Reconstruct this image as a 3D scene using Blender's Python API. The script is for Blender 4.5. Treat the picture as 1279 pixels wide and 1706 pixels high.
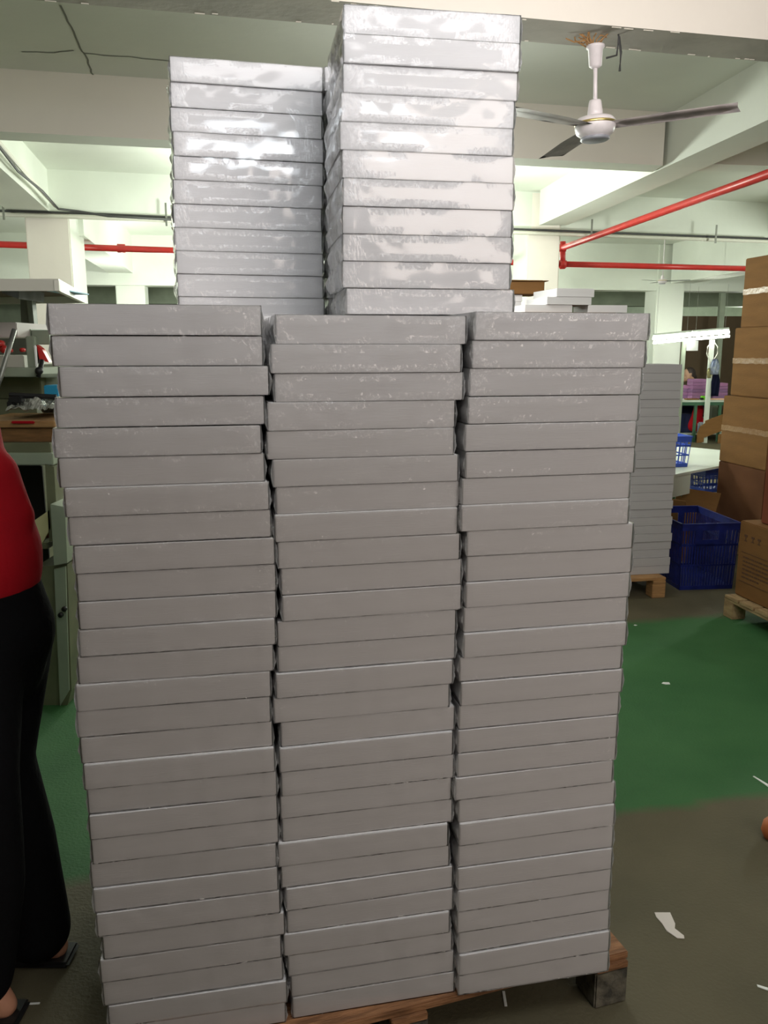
import bpy, bmesh, math, random
from mathutils import Vector, Matrix, noise
S = bpy.context.scene
for o in list(bpy.data.objects): bpy.data.objects.remove(o)
C = S.collection
R = math.radians
# ------------------------------------------------------------------ camera
EYE = 1.663; F = 1385.0; PIT = R(11.126)
cam = bpy.data.cameras.new('camera'); co = bpy.data.objects.new('camera', cam); C.objects.link(co)
co.location = (0, 0, EYE); co.rotation_euler = (R(90) - PIT, 0, 0)
cam.sensor_fit = 'VERTICAL'; cam.sensor_height = 36; cam.lens = F / 1706 * 36
cam.clip_start = .05; cam.clip_end = 100
S.camera = co
cp, sp = math.cos(PIT), math.sin(PIT)
def at(px, py, Y):
    """a point of the place seen at (px, py), Y metres in front of the camera"""
    x = (px - 639.5) / F; u = (853 - py) / F
    t = Y / (cp + u * sp)
    return Vector((x * t, Y, EYE + (u * cp - sp) * t))
# ------------------------------------------------------------------ view, world, lights
S.view_settings.view_transform = 'Standard'; S.view_settings.look = 'None'
S.view_settings.gamma = 1; S.view_settings.use_curve_mapping = False
S.view_settings.exposure = 0.0
w = bpy.data.worlds.new('world'); S.world = w; w.use_nodes = True
w.node_tree.nodes['Background'].inputs[0].default_value = (.8, .9, .8, 1)
w.node_tree.nodes['Background'].inputs[1].default_value = .05
def area(name, loc, target, sx, sy, watt, col):
    l = bpy.data.lights.new(name, 'AREA'); l.shape = 'RECTANGLE'; l.size = sx; l.size_y = sy
    l.energy = watt; l.color = col
    o = bpy.data.objects.new(name, l); C.objects.link(o); o.location = loc
    d = Vector(target) - Vector(loc); o.rotation_euler = d.to_track_quat('-Z', 'Y').to_euler()
    return o
def point(name, loc, watt, col, r=.12):
    l = bpy.data.lights.new(name, 'POINT'); l.energy = watt; l.color = col; l.shadow_soft_size = r
    o = bpy.data.objects.new(name, l); C.objects.link(o); o.location = loc; return o
area('near_tube_light', (.75, .40, 3.30), (.1, 2.0, 1.7), 2.3, .8, 27, (1.0, .96, .96))
area('ceiling_wash_light', (.3, -.4, 2.75), (.3, .2, 3.6), 1.3, .5, 26, (.88, .95, 1.0))  # unseen upward panel, added to brighten the ceiling and the film reflections
point('mid_fill_light', (.4, 5.3, 2.35), 28, (.98, 1.0, .95), .15)  # added fill hidden behind the tall stack, lifts the near ceiling
area('overhead_fill_light', (2.9, -2.4, 2.9), (0, 2.3, 1.4), 2.8, 1.3, 60, (1, .88, .80))  # unseen warm fill panel added behind the camera
area('beam_tube_light', (.9, 2.35, 2.75), (.9, 4.2, 3.25), 2.6, .2, 26, (1, .93, .87))
GR = (.93, 1.0, .88)
for x, y, e in ((-1.2, 8.6, 120), (.8, 8.9, 120), (-1.0, 13.0, 170), (1.2, 13.2, 150)):
    point('bench_tube_light', (x, y, 2.62), e, GR, .15)
point('hall_tube_light', (6.6, 9.2, 2.5), 230, GR, .2)
point('hall_tube_light', (-6.2, 8.2, 2.4), 130, GR, .2)
point('far_fill_light', (0, 18.5, 2.3), 130, GR, .2)  # this and the next are hidden fills added for the dim far bays
point('far_fill_light', (8.8, 20.5, 2.2), 130, GR, .2)
point('hall_tube_light', (-3.6, 12.6, 1.75), 110, GR, .12)
# ------------------------------------------------------------------ materials
def mat(name, col, rough=.6, metal=0, var=0, vscale=6, bump=0, bscale=40, spec=.5, stretch=(1, 1, 1), col2=None, coat=0):
    m = bpy.data.materials.new(name); m.use_nodes = True
    nt = m.node_tree; b = nt.nodes['Principled BSDF']
    b.inputs['Base Color'].default_value = (*col, 1); b.inputs['Roughness'].default_value = rough
    b.inputs['Metallic'].default_value = metal; b.inputs['Specular IOR Level'].default_value = spec
    b.inputs['Coat Weight'].default_value = coat
    tc = nt.nodes.new('ShaderNodeTexCoord'); mp = nt.nodes.new('ShaderNodeMapping'); mp.inputs['Scale'].default_value = stretch
    nt.links.new(tc.outputs['Object'], mp.inputs[0])
    if var or col2:
        n = nt.nodes.new('ShaderNodeTexNoise'); n.inputs['Scale'].default_value = vscale; n.inputs['Detail'].default_value = 5
        nt.links.new(mp.outputs[0], n.inputs['Vector'])
        cr = nt.nodes.new('ShaderNodeValToRGB')
        c2 = col2 if col2 else tuple(max(0, c * (1 - var)) for c in col)
        c1 = col if col2 else tuple(min(1, c * (1 + var)) for c in col)
        cr.color_ramp.elements[0].position = .35; cr.color_ramp.elements[0].color = (*c2, 1)
        cr.color_ramp.elements[1].position = .65; cr.color_ramp.elements[1].color = (*c1, 1)
        nt.links.new(n.outputs['Fac'], cr.inputs[0]); nt.links.new(cr.outputs[0], b.inputs['Base Color'])
    if bump:
        n = nt.nodes.new('ShaderNodeTexNoise'); n.inputs['Scale'].default_value = bscale; n.inputs['Detail'].default_value = 4
        nt.links.new(mp.outputs[0], n.inputs['Vector'])
        bp = nt.nodes.new('ShaderNodeBump'); bp.inputs['Strength'].default_value = bump; bp.inputs['Distance'].default_value = .01
        nt.links.new(n.outputs['Fac'], bp.inputs['Height']); nt.links.new(bp.outputs[0], b.inputs['Normal'])
    return m
def emit(name, col, s):
    m = bpy.data.materials.new(name); m.use_nodes = True; b = m.node_tree.nodes['Principled BSDF']
    b.inputs['Base Color'].default_value = (*col, 1); b.inputs['Emission Color'].default_value = (*col, 1)
    b.inputs['Emission Strength'].default_value = s; return m
M = {}
M['carton'] = mat('white_card', (.80, .79, .80), .55, var=.015, vscale=3, bump=.12, bscale=26, stretch=(1, 1, 14), spec=.3)
M['paint'] = mat('ceiling_paint', (.74, .77, .70), .7, var=.05, vscale=.9, bump=.15, bscale=14)
M['paint_cream'] = mat('cream_paint', (.84, .78, .72), .65, var=.03, vscale=1.2, bump=.15, bscale=12)
M['beam_grey'] = mat('grey_beam_underside', (.40, .38, .33), .8, var=.12, vscale=3, bump=.3, bscale=25)  # darker grey, used only on the first beam's underside
M['wall'] = mat('far_wall_paint', (.30, .30, .24), .8, var=.2, vscale=.4)
M['crack'] = mat('crack_dirt', (.22, .23, .2), .9)
M['chip'] = mat('chipped_plaster', (.85, .8, .72), .8)
M['red'] = mat('red_pipe_paint', (.60, .035, .03), .35, var=.08, vscale=9)
M['cream_pvc'] = mat('cream_plastic_conduit', (.72, .70, .62), .4)
M['grey_metal'] = mat('galvanised_metal', (.30, .31, .28), .45, metal=.6)
M['black_cable'] = mat('dark_cable', (.05, .05, .05), .5)
M['fan_white'] = mat('fan_enamel', (.80, .74, .77), .35, var=.05, vscale=20)
M['fan_blade'] = mat('dusty_fan_blade', (.27, .24, .23), .45, var=.25, vscale=7, metal=.3)
M['gold'] = mat('gold_ring', (.7, .55, .22), .3, metal=.9)
M['fan_grey'] = mat('motor_cover', (.36, .37, .42), .4, var=.2, vscale=12)
M['wood'] = mat('pallet_wood', (.36, .17, .075), .75, col2=(.17, .075, .03), vscale=9, stretch=(1, 7, 4), bump=.5, bscale=30)
M['wood_pale'] = mat('pale_pallet_wood', (.42, .30, .15), .75, col2=(.26, .17, .08), vscale=9, stretch=(6, 1, 4), bump=.4)
M['wood_old'] = mat('weathered_wood', (.17, .15, .11), .85, col2=(.05, .045, .035), vscale=24, bump=.6, bscale=50)
M['kraft'] = mat('brown_cardboard', (.21, .105, .038), .8, spec=.12, var=.08, vscale=2.5, bump=.15, bscale=30, stretch=(1, 1, 6))
M['kraft_shaded'] = mat('shaded_brown_cardboard', (.13, .055, .026), .8, spec=.12, var=.12, vscale=3)  # brown with the shade near the floor put into its colour
M['kraft_red'] = mat('reddish_cardboard', (.2, .065, .035), .8, spec=.12, var=.1, vscale=3)
M['tape'] = mat('packing_tape', (.30, .165, .065), .3, bump=.6, bscale=22, coat=.15)
M['ink'] = mat('carton_ink', (.10, .045, .02), .8)
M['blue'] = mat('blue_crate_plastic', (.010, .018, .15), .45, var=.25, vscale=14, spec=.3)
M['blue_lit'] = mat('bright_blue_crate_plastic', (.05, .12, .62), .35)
M['white_top'] = mat('white_laminate', (.72, .78, .70), .4, var=.04, vscale=2)
M['green_frame'] = mat('green_steel', (.06, .16, .09), .45)
M['green_pale'] = mat('pale_green_enamel', (.33, .38, .29), .45, var=.08, vscale=5)
M['green_olive'] = mat('olive_enamel', (.16, .17, .10), .5, var=.15, vscale=6)
M['board'] = mat('plywood_edge', (.36, .20, .08), .6, var=.2, vscale=12, stretch=(1, 1, 8))
M['board_dark'] = mat('dark_plywood_edge', (.20, .10, .035), .6, var=.2, vscale=12, stretch=(1, 1, 8))
M['black'] = mat('black_plastic', (.012, .012, .012), .5)
M['black_cloth'] = mat('black_cloth', (.006, .006, .007), .95, bump=.3, bscale=60, spec=.1)
M['red_cloth'] = mat('red_jersey', (.42, .006, .014), .85, var=.12, vscale=5, bump=.3, bscale=30, spec=.2)
M['skin'] = mat('skin', (.50, .24, .15), .55, var=.06, vscale=12)
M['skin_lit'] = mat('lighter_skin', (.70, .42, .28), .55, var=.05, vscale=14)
M['hair'] = mat('dark_hair', (.05, .035, .03), .6, var=.4, vscale=60, stretch=(1, 1, .2))
M['purple'] = mat('purple_printed_sheets', (.22, .07, .20), .6, col2=(.36, .19, .34), vscale=60, stretch=(.1, .1, 4))
M['purple_b'] = mat('pink_purple_sheets', (.34, .10, .28), .6, col2=(.42, .22, .36), vscale=60, stretch=(.1, .1, 4))
M['purple_c'] = mat('dark_purple_sheets', (.13, .06, .15), .5, col2=(.3, .15, .3), vscale=60, stretch=(.1, .1, 4))
M['lime'] = mat('lime_plastic', (.25, .75, .04), .4)
M['blue_cloth'] = mat('pale_blue_cloth', (.42, .5, .75), .8, col2=(.8, .85, .92), vscale=16)
M['navy'] = mat('navy_cloth', (.01, .015, .06), .9)
M['yellow_cloth'] = mat('pale_yellow_cloth', (.68, .64, .35), .85)
M['white_paper'] = mat('white_paper', (.85, .86, .84), .7)
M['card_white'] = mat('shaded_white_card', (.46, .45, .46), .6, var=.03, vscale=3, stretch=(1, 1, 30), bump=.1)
M['cyan'] = mat('cyan_plastic', (.03, .32, .55), .45)
M['brown_panel'] = mat('brown_panel', (.10, .065, .035), .7, var=.2, vscale=.9)
M['cream_box'] = mat('cream_enamel', (.72, .66, .62), .5)
M['orange'] = mat('orange_plastic', (.50, .14, .04), .6)
M['tube'] = emit('fluorescent_tube', (.97, 1.0, .90), 22)
def clear_mat(name, amt, bscale, bstr, tint=(1, 1, 1), pleat=12, rough=.08):
    m = bpy.data.materials.new(name); m.use_nodes = True; nt = m.node_tree; nt.nodes.clear()
    N = nt.nodes.new; L = nt.links.new
    out = N('ShaderNodeOutputMaterial'); mix = N('ShaderNodeMixShader'); tr = N('ShaderNodeBsdfTransparent'); gl = N('ShaderNodeBsdfAnisotropic')
    tr.inputs[0].default_value = (*tint, 1)
    gl.inputs['Roughness'].default_value = rough; gl.inputs['Color'].default_value = (1, 1, 1, 1)
    tc = N('ShaderNodeTexCoord'); oi = N('ShaderNodeObjectInfo')
    addv = N('ShaderNodeVectorMath'); addv.operation = 'MULTIPLY_ADD'
    L(oi.outputs['Random'], addv.inputs[0]); addv.inputs[1].default_value = (37, 17, 29); L(tc.outputs['Object'], addv.inputs[2])
    # broad slack ripples + fine shrink pleats close to the edges
    mp = N('ShaderNodeMapping'); mp.inputs['Scale'].default_value = (1, 1, 1.2); L(addv.outputs[0], mp.inputs[0])
    n1 = N('ShaderNodeTexNoise'); n1.inputs['Scale'].default_value = bscale; n1.inputs['Detail'].default_value = 2; L(mp.outputs[0], n1.inputs['Vector'])
    mp2 = N('ShaderNodeMapping'); mp2.inputs['Scale'].default_value = (1, 1, .4); L(addv.outputs[0], mp2.inputs[0])
    n2 = N('ShaderNodeTexNoise'); n2.inputs['Scale'].default_value = 150; n2.inputs['Detail'].default_value = 3; L(mp2.outputs[0], n2.inputs['Vector'])
    n3 = N('ShaderNodeTexNoise'); n3.inputs['Scale'].default_value = 9; L(addv.outputs[0], n3.inputs['Vector'])
    sep = N('ShaderNodeSeparateXYZ'); L(tc.outputs['Generated'], sep.inputs[0])
    def edge(sock, lo, hi):
        a = N('ShaderNodeMath'); a.operation = 'SUBTRACT'; L(sock, a.inputs[0]); a.inputs[1].default_value = .5
        b = N('ShaderNodeMath'); b.operation = 'ABSOLUTE'; L(a.outputs[0], b.inputs[0])
        c = N('ShaderNodeMapRange'); c.inputs['From Min'].default_value = lo; c.inputs['From Max'].default_value = hi; L(b.outputs[0], c.inputs['Value'])
        return c.outputs[0]
    ex = edge(sep.outputs['X'], .36, .47); ez = edge(sep.outputs['Z'], .20, .44)
    mx = N('ShaderNodeMath'); mx.operation = 'MAXIMUM'; L(ex, mx.inputs[0]); L(ez, mx.inputs[1])
    r3 = N('ShaderNodeMapRange'); r3.inputs['From Min'].default_value = .42; r3.inputs['From Max'].default_value = .62; L(n3.outputs['Fac'], r3.inputs['Value'])
    mk = N('ShaderNodeMath'); mk.operation = 'MULTIPLY'; L(mx.outputs[0], mk.inputs[0]); L(r3.outputs[0], mk.inputs[1])
    n2c = N('ShaderNodeMath'); n2c.operation = 'SUBTRACT'; L(n2.outputs['Fac'], n2c.inputs[0]); n2c.inputs[1].default_value = .5
    h2 = N('ShaderNodeMath'); h2.operation = 'MULTIPLY'; L(n2c.outputs[0], h2.inputs[0]); L(mk.outputs[0], h2.inputs[1])
    h2b = N('ShaderNodeMath'); h2b.operation = 'MULTIPLY'; L(h2.outputs[0], h2b.inputs[0]); h2b.inputs[1].default_value = pleat
    hh = N('ShaderNodeMath'); hh.operation = 'ADD'; L(n1.outputs['Fac'], hh.inputs[0]); L(h2b.outputs[0], hh.inputs[1])
    bp = N('ShaderNodeBump'); bp.inputs['Strength'].default_value = 1; bp.inputs['Distance'].default_value = .01 * bstr; L(hh.outputs[0], bp.inputs['Height'])
    L(bp.outputs[0], gl.inputs['Normal'])
    fr = N('ShaderNodeFresnel'); fr.inputs[0].default_value = 1.5
    ml = N('ShaderNodeMath'); ml.operation = 'MULTIPLY'; ml.use_clamp = True; L(fr.outputs[0], ml.inputs[0]); ml.inputs[1].default_value = amt
    exd = edge(sep.outputs['X'], .470, .488)
    df = N('ShaderNodeBsdfDiffuse'); df.inputs[0].default_value = (.85, .85, .86, 1)
    me2 = N('ShaderNodeMath'); me2.operation = 'MULTIPLY'; L(exd, me2.inputs[0]); me2.inputs[1].default_value = .35
    mix0 = N('ShaderNodeMixShader'); L(me2.outputs[0], mix0.inputs[0]); L(tr.outputs[0], mix0.inputs[1]); L(df.outputs[0], mix0.inputs[2])
    L(ml.outputs[0], mix.inputs[0]); L(mix0.outputs[0], mix.inputs[1]); L(gl.outputs[0], mix.inputs[2]); L(mix.outputs[0], out.inputs[0])
    return m
M['film'] = clear_mat('clear_shrink_film', 1.45, 7, .14)
M['film_loose'] = mat('crumpled_clear_film', (.36, .37, .33), .22, col2=(.20, .20, .17), vscale=30, bump=.8, bscale=45, coat=.8)
# floor: olive grey paint with a green lane
def floor_mat():
    m = bpy.data.materials.new('painted_floor'); m.use_nodes = True; nt = m.node_tree; b = nt.nodes['Principled BSDF']; L = nt.links.new; N = nt.nodes.new
    tc = N('ShaderNodeTexCoord'); rot = N('ShaderNodeMapping'); rot.inputs['Rotation'].default_value = (0, 0, R(-12)); L(tc.outputs['Object'], rot.inputs[0])
    sep = N('ShaderNodeSeparateXYZ'); L(rot.outputs[0], sep.inputs[0])
    n = N('ShaderNodeTexNoise'); n.inputs['Scale'].default_value = 5; n.inputs['Detail'].default_value = 6; L(tc.outputs['Object'], n.inputs['Vector'])
    wob = N('ShaderNodeMath'); wob.operation = 'MULTIPLY_ADD'; L(n.outputs['Fac'], wob.inputs[0]); wob.inputs[1].default_value = .12; L(sep.outputs['Y'], wob.inputs[2])
    def step(a, b2):
        r = N('ShaderNodeMapRange'); r.inputs['From Min'].default_value = a; r.inputs['From Max'].default_value = b2; L(wob.outputs[0], r.inputs['Value']); return r.outputs[0]
    lo = step(2.55, 2.62); hi = step(4.50, 4.62)
    s = N('ShaderNodeMath'); s.operation = 'SUBTRACT'; L(lo, s.inputs[0]); L(hi, s.inputs[1])
    n2 = N('ShaderNodeTexNoise'); n2.inputs['Scale'].default_value = 2.2; n2.inputs['Detail'].default_value = 8; L(tc.outputs['Object'], n2.inputs['Vector'])
    def ramp(c1, c2):
        cr = N('ShaderNodeValToRGB'); cr.color_ramp.elements[0].position = .3; cr.color_ramp.elements[1].position = .7
        cr.color_ramp.elements[0].color = (*c1, 1); cr.color_ramp.elements[1].color = (*c2, 1); L(n2.outputs['Fac'], cr.inputs[0]); return cr.outputs[0]
    g = ramp((.03, .115, .036), (.05, .155, .052)); o = ramp((.09, .08, .048), (.13, .112, .068))
    mx = N('ShaderNodeMix'); mx.data_type = 'RGBA'; L(s.outputs[0], mx.inputs['Factor']); L(o, mx.inputs['A']); L(g, mx.inputs['B'])
    L(mx.outputs['Result'], b.inputs['Base Color']); b.inputs['Roughness'].default_value = .7; b.inputs['Specular IOR Level'].default_value = .3
    n4 = N('ShaderNodeTexNoise'); n4.inputs['Scale'].default_value = 90; L(tc.outputs['Object'], n4.inputs['Vector'])
    bp = N('ShaderNodeBump'); bp.inputs['Strength'].default_value = .25; bp.inputs['Distance'].default_value = .01; L(n4.outputs['Fac'], bp.inputs['Height']); L(bp.outputs[0], b.inputs['Normal'])
    return m
M['floor'] = floor_mat()
# ------------------------------------------------------------------ mesh helpers
def link(name, bm, m, parent=None, smooth=False, loc=None, rot=None):
    me = bpy.data.meshes.new(name); bm.to_mesh(me); bm.free()
    for k in (m if isinstance(m, (list, tuple)) else [m]): me.materials.append(M[k] if isinstance(k, str) else k)
    if smooth:
        for p in me.polygons: p.use_smooth = True
    o = bpy.data.objects.new(name, me); C.objects.link(o)
    if parent: o.parent = parent
    if loc is not None: o.location = loc
    if rot is not None: o.rotation_euler = (0, 0, rot)
    return o
def tag(o, label=None, cat=None, group=None, kind=None):
    if label: o['label'] = label
    if cat: o['category'] = cat
    if group: o['group'] = group
    if kind: o['kind'] = kind
    return o
def thing(name, label, cat, loc=(0, 0, 0), rz=0, group=None):
    o = bpy.data.objects.new(name, None); C.objects.link(o); o.location = loc; o.rotation_euler = (0, 0, rz)
    o.empty_display_size = .05
    return tag(o, label, cat, group)
def mtx(loc=(0, 0, 0), rz=0, rx=0, ry=0):
    return Matrix.Translation(Vector(loc)) @ Matrix.Rotation(rz, 4, 'Z') @ Matrix.Rotation(ry, 4, 'Y') @ Matrix.Rotation(rx, 4, 'X')
def box(bm, c, s, rz=0, bev=0, rx=0, ry=0, mi=0):
    g = bmesh.ops.create_cube(bm, size=1, matrix=mtx(c, rz, rx, ry) @ Matrix.Diagonal((*s, 1)))
    vs = g['verts']
    fs = {f for v in vs for f in v.link_faces}
    for f in fs: f.material_index = mi
    if bev:
        es = {e for v in vs for e in v.link_edges}
        bmesh.ops.bevel(bm, geom=list(es), offset=bev, segments=2, affect='EDGES')
    return vs
def BM(): return bmesh.new()
def onebox(c, s, rz=0, bev=0): bm = BM(); box(bm, c, s, rz, bev); return bm
def cyl(bm, a, b, r, r2=None, n=16):
    a, b = Vector(a), Vector(b); d = b - a
    m = Matrix.Translation((a + b) / 2) @ d.to_track_quat('Z', 'Y').to_matrix().to_4x4()
    bmesh.ops.create_cone(bm, cap_ends=True, segments=n, radius1=r, radius2=r if r2 is None else r2, depth=d.length, matrix=m)
def tube(bm, pts, r, n=8):
    pts = [Vector(p) for p in pts]; rings = []
    for i, p in enumerate(pts):
        d = (pts[min(i + 1, len(pts) - 1)] - pts[max(i - 1, 0)]).normalized()
        q = d.to_track_quat('Z', 'Y')
        rr = r[i] if isinstance(r, (list, tuple)) else r
        rings.append([bm.verts.new(p + q @ Vector((math.cos(t * math.tau / n) * rr, math.sin(t * math.tau / n) * rr, 0))) for t in range(n)])
    for a, b in zip(rings, rings[1:]):
        for t in range(n): bm.faces.new((a[t], a[(t + 1) % n], b[(t + 1) % n], b[t]))
    bm.faces.new(rings[0][::-1]); bm.faces.new(rings[-1])
def lathe(bm, prof, c=(0, 0, 0), n=32):
    rings = []
    for r, z in prof:
        rings.append([bm.verts.new(Vector(c) + Vector((math.cos(t * math.tau / n) * r, math.sin(t * math.tau / n) * r, z))) for t in range(n)])
    for a, b in zip(rings, rings[1:]):
        for t in range(n): bm.faces.new((a[t], a[(t + 1) % n], b[(t + 1) % n], b[t]))
    bm.faces.new(rings[0][::-1]); bm.faces.new(rings[-1])
def prism(bm, pts, vec, mi=0):
    """closed polygon pts swept along vec"""
    vec = Vector(vec); a = [bm.verts.new(Vector(p)) for p in pts]; b = [bm.verts.new(Vector(p) + vec) for p in pts]; n = len(a)
    fs = [bm.faces.new(a[::-1]), bm.faces.new(b)]
    for i in range(n): fs.append(bm.faces.new((a[i], a[(i + 1) % n], b[(i + 1) % n], b[i])))
    for f in fs: f.material_index = mi
    bmesh.ops.recalc_face_normals(bm, faces=fs)
def struct(name, bm, m): return tag(link(name, bm, m), kind='structure')
# ------------------------------------------------------------------ the setting
SLAB = EYE + 1.85
struct('floor', onebox((0, 9.5, -.1), (22, 33, .2)), 'floor')
bm = BM(); box(bm, (0, 9.5, SLAB + .1), (22, 33, .2))
def strip(bm, pts, wd, mi):
    for a, b in zip(pts, pts[1:]):
        a, b = Vector(a), Vector(b); d = (b - a).normalized(); n_ = Vector((-d.y, d.x, 0)) * wd
        vs = [bm.verts.new(p) for p in (a - n_, b - n_, b + n_, a + n_)]; f = bm.faces.new(vs); f.material_index = mi
random.seed(5)
def ceil_at(px, py):
    x = (px - 639.5) / F; u = (853 - py) / F; t = (SLAB - .003 - EYE) / (u * cp - sp); return Vector((x * t, (cp + u * sp) * t, SLAB - .003))
for path in ([(100, 8), (118, 45), (134, 80), (146, 100), (152, 120), (166, 140)], [(35, 87), (90, 88), (134, 83)], [(140, 90), (200, 94), (280, 101), (340, 108)]):
    pts = []
    for a, b in zip(path, path[1:]):
        for k in range(4):
            t = k / 4; pts.append(ceil_at(a[0] + (b[0] - a[0]) * t + random.uniform(-1, 1), a[1] + (b[1] - a[1]) * t + random.uniform(-.8, .8)))
    strip(bm, pts, .006, 1)
struct('ceiling', bm, ['paint', 'crack'])
for nm, c, s in (('wall_left', (-11, 9.5, 1.8), (.2, 33, 3.7)), ('wall_right', (11, 9.5, 1.8), (.2, 33, 3.7)),
                 ('wall_back', (0, -6.9, 1.8), (22, .2, 3.7)), ('wall_front', (0, 25.9, 1.8), (22, .2, 3.7))):
    struct(nm, onebox(c, s), 'wall')
def tbeam(name, Y0, yaw, x0, x1, zb, wd, m, under=None, chips=False):
    """beam across the hall: near bottom edge passes (0, Y0)"""
    t = math.tan(yaw); bm = BM()
    for a, b in ((x0, x1),):
        pts = [(a, Y0 + a * t, zb), (b, Y0 + b * t, zb), (b, Y0 + b * t + wd, zb), (a, Y0 + a * t + wd, zb)]
        prism(bm, pts, (0, 0, SLAB - zb + .02))
        if under:
            bm.faces.ensure_lookup_table()
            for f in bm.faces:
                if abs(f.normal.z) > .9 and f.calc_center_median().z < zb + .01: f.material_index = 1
    if chips:
        random.seed(3)
        for k in range(46):
            x = random.uniform(-2.2, 2.6); yy = Y0 + x * t + random.choice((.004, wd - .02)) + random.uniform(0, .014)
            box(bm, (x, yy, zb - .0015), (random.uniform(.008, .05), random.uniform(.003, .010), .003), rz=yaw, mi=2)
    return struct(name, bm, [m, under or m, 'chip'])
B1 = tbeam('ceiling_beam', 3.93, R(12.6), -9, 9, EYE + 1.45, .28, 'paint_cream', 'beam_grey', True)
tbeam('ceiling_beam', 6.63, R(12.4), -9, 2.25, EYE + 1.45, .26, 'paint_cream', 'paint')
tbeam('ceiling_beam', 7.0, R(8.5), 2.45, 9, EYE + 1.52, .26, 'paint_cream', 'paint')
tbeam('ceiling_beam', 10.12, R(13.6), -10.8, 10.8, EYE + 1.42, .35, 'paint', 'paint')
tbeam('ceiling_beam', 15.0, R(8), -10.8, 10.8, EYE + 1.04, .4, 'paint', 'paint')
tbeam('ceiling_beam', 19.0, R(5), -10.8, 10.8, EYE + .95, .4, 'green_pale', 'green_pale')
tbeam('ceiling_beam', 22.5, R(5), -10.8, 10.8, EYE + .62, .4, 'green_pale', 'green_pale')
def lbeam(a, b, wd, zb, m='paint', zt=None):
    a, b = Vector((*a, zb)), Vector((*b, zb)); bm = BM()
    prism(bm, [a, b, b + Vector((wd, 0, 0)), a + Vector((wd, 0, 0))], (0, 0, (zt or SLAB + .02) - zb)); return struct('ceiling_beam', bm, m)
lbeam((2.86, 2.9), (1.86, 10.45), .33, EYE + 1.45)
lbeam((-2.33, 3.6), (-3.55, 9.3), -.42, EYE + 1.42)
a = at(150, 393, 9.9); b = at(228, 460, 15.0)
lbeam((a.x, 9.7), (b.x, 15.0), -.4, EYE + 1.235)
lbeam((5.85, 9.8), (5.2, 15.6), .4, EYE + 1.16)
def column(x0, x1, Y, dp, yaw, m='paint_cream', name='column'):
    wd = x1 - x0; ry = R(yaw)
    bm = BM(); box(bm, (0, 0, SLAB / 2), (wd, dp, SLAB), 0, .012)
    # right and left sides take the ceiling paint colour
    for f in bm.faces:
        if abs(f.normal.x) > .7: f.material_index = 1
    c = Vector(((x0 + x1) / 2, Y, 0)) + Vector((-math.sin(ry), math.cos(ry), 0)) * dp / 2
    o = link(name, bm, [m, 'paint'], loc=c, rot=ry); tag(o, kind='structure'); return o
a = at(46, 430, 9.28).x; b = at(117, 430, 9.28).x; column(a, b, 9.3, .62, 6)
a = at(876, 430, 10.55).x; b = at(934, 430, 10.55).x; column(a, b, 10.58, .5, 10)
a = at(193, 480, 14.5).x; b = at(240, 480, 14.5).x; column(a, b, 14.5, .45, 8, 'paint')
a = at(1091, 520, 15.7).x; b = at(1139, 520, 15.7).x; column(a, b, 15.7, .5, 8, 'paint')
# partition standing behind the far work table
struct('wall_partition', onebox((7.0, 17.2, 1.15), (3.6, .1, 2.3), R(4)), 'brown_panel')
# ------------------------------------------------------------------ pipes and conduits
def pipe(name, segs, r, m, label, cat, joints=(), jr=1.35):
    root = thing(name, label, cat, segs[0][0])
    inv = -Vector(segs[0][0])
    for a, b in segs:
        bm = BM(); cyl(bm, Vector(a) + inv, Vector(b) + inv, r, n=20); link('pipe_length', bm, m, root, True)
    for p, d in joints:
        bm = BM(); p = Vector(p) + inv; d = Vector(d).normalized() * .045; cyl(bm, p - d, p + d, r * jr, n=20); link('pipe_coupling', bm, m, root, True)
    return root
def at_z(px, py, z):
    x = (px - 639.5) / F; u = (853 - py) / F; t = (z - EYE) / (u * cp - sp); return Vector((x * t, (cp + u * sp) * t, z))
pa = at(-60, 405, 10.0); pb = at(937, 440, 11.35); pc = at(1300, 449, 12.2)
pe = at(937, 413, 11.35)
d = (pb - pa)
pipe('fire_pipe', [(pa, at(937, 440, 11.35)), (at(937, 440, 11.35), pc), (pe + Vector((0, 0, .08)), pb - Vector((0, 0, .06)))], .037, 'red',
     'red fire pipe running level across the hall below the cream conduit', 'pipe', [(at(202, 413.7, 10.0 + 1.35 * (202 + 60) / 997), d), (pb, d), (pe, (0, 0, 1))])
pg = Vector((2.2 + .53 / 4.4 * 7.4, 10.6 - 7.4, pe.z)); 
pf = at_z(1279, 290, pe.z)
dr = (pf - pe); pg = pe + dr * 1.7
pipe('fire_pipe', [(pe, pg)], .036, 'red', 'thick red fire pipe running from the far corner towards the camera, upper right', 'pipe')
ca = at(-60, 355, 8.95); cm = at(140, 362, 9.3); cb = at(290, 368, 9.5); cc = at(868, 388, 10.4); cd = at(1290, 403, 11.2)
bm = BM(); tube(bm, [Vector((0, 0, 0)), cm - ca, cb - ca, cc - ca, cd - ca], .021, 12)
root = thing('cable_conduit', 'cream cable conduit hung across the hall under the deep beam', 'conduit', ca)
link('conduit_tube', bm, 'cream_pvc', root, True)
bm = BM(); tube(bm, [Vector((0, 0, .035)), cm - ca + Vector((0, 0, .04)), cb - ca + Vector((0, 0, .035)), cc - ca + Vector((0, 0, .04)), cd - ca + Vector((0, 0, .035))], .013, 8)
tag(link('cable_bundle', bm, 'black_cable', root, True), 'dark cables laid along the conduit')
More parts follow.
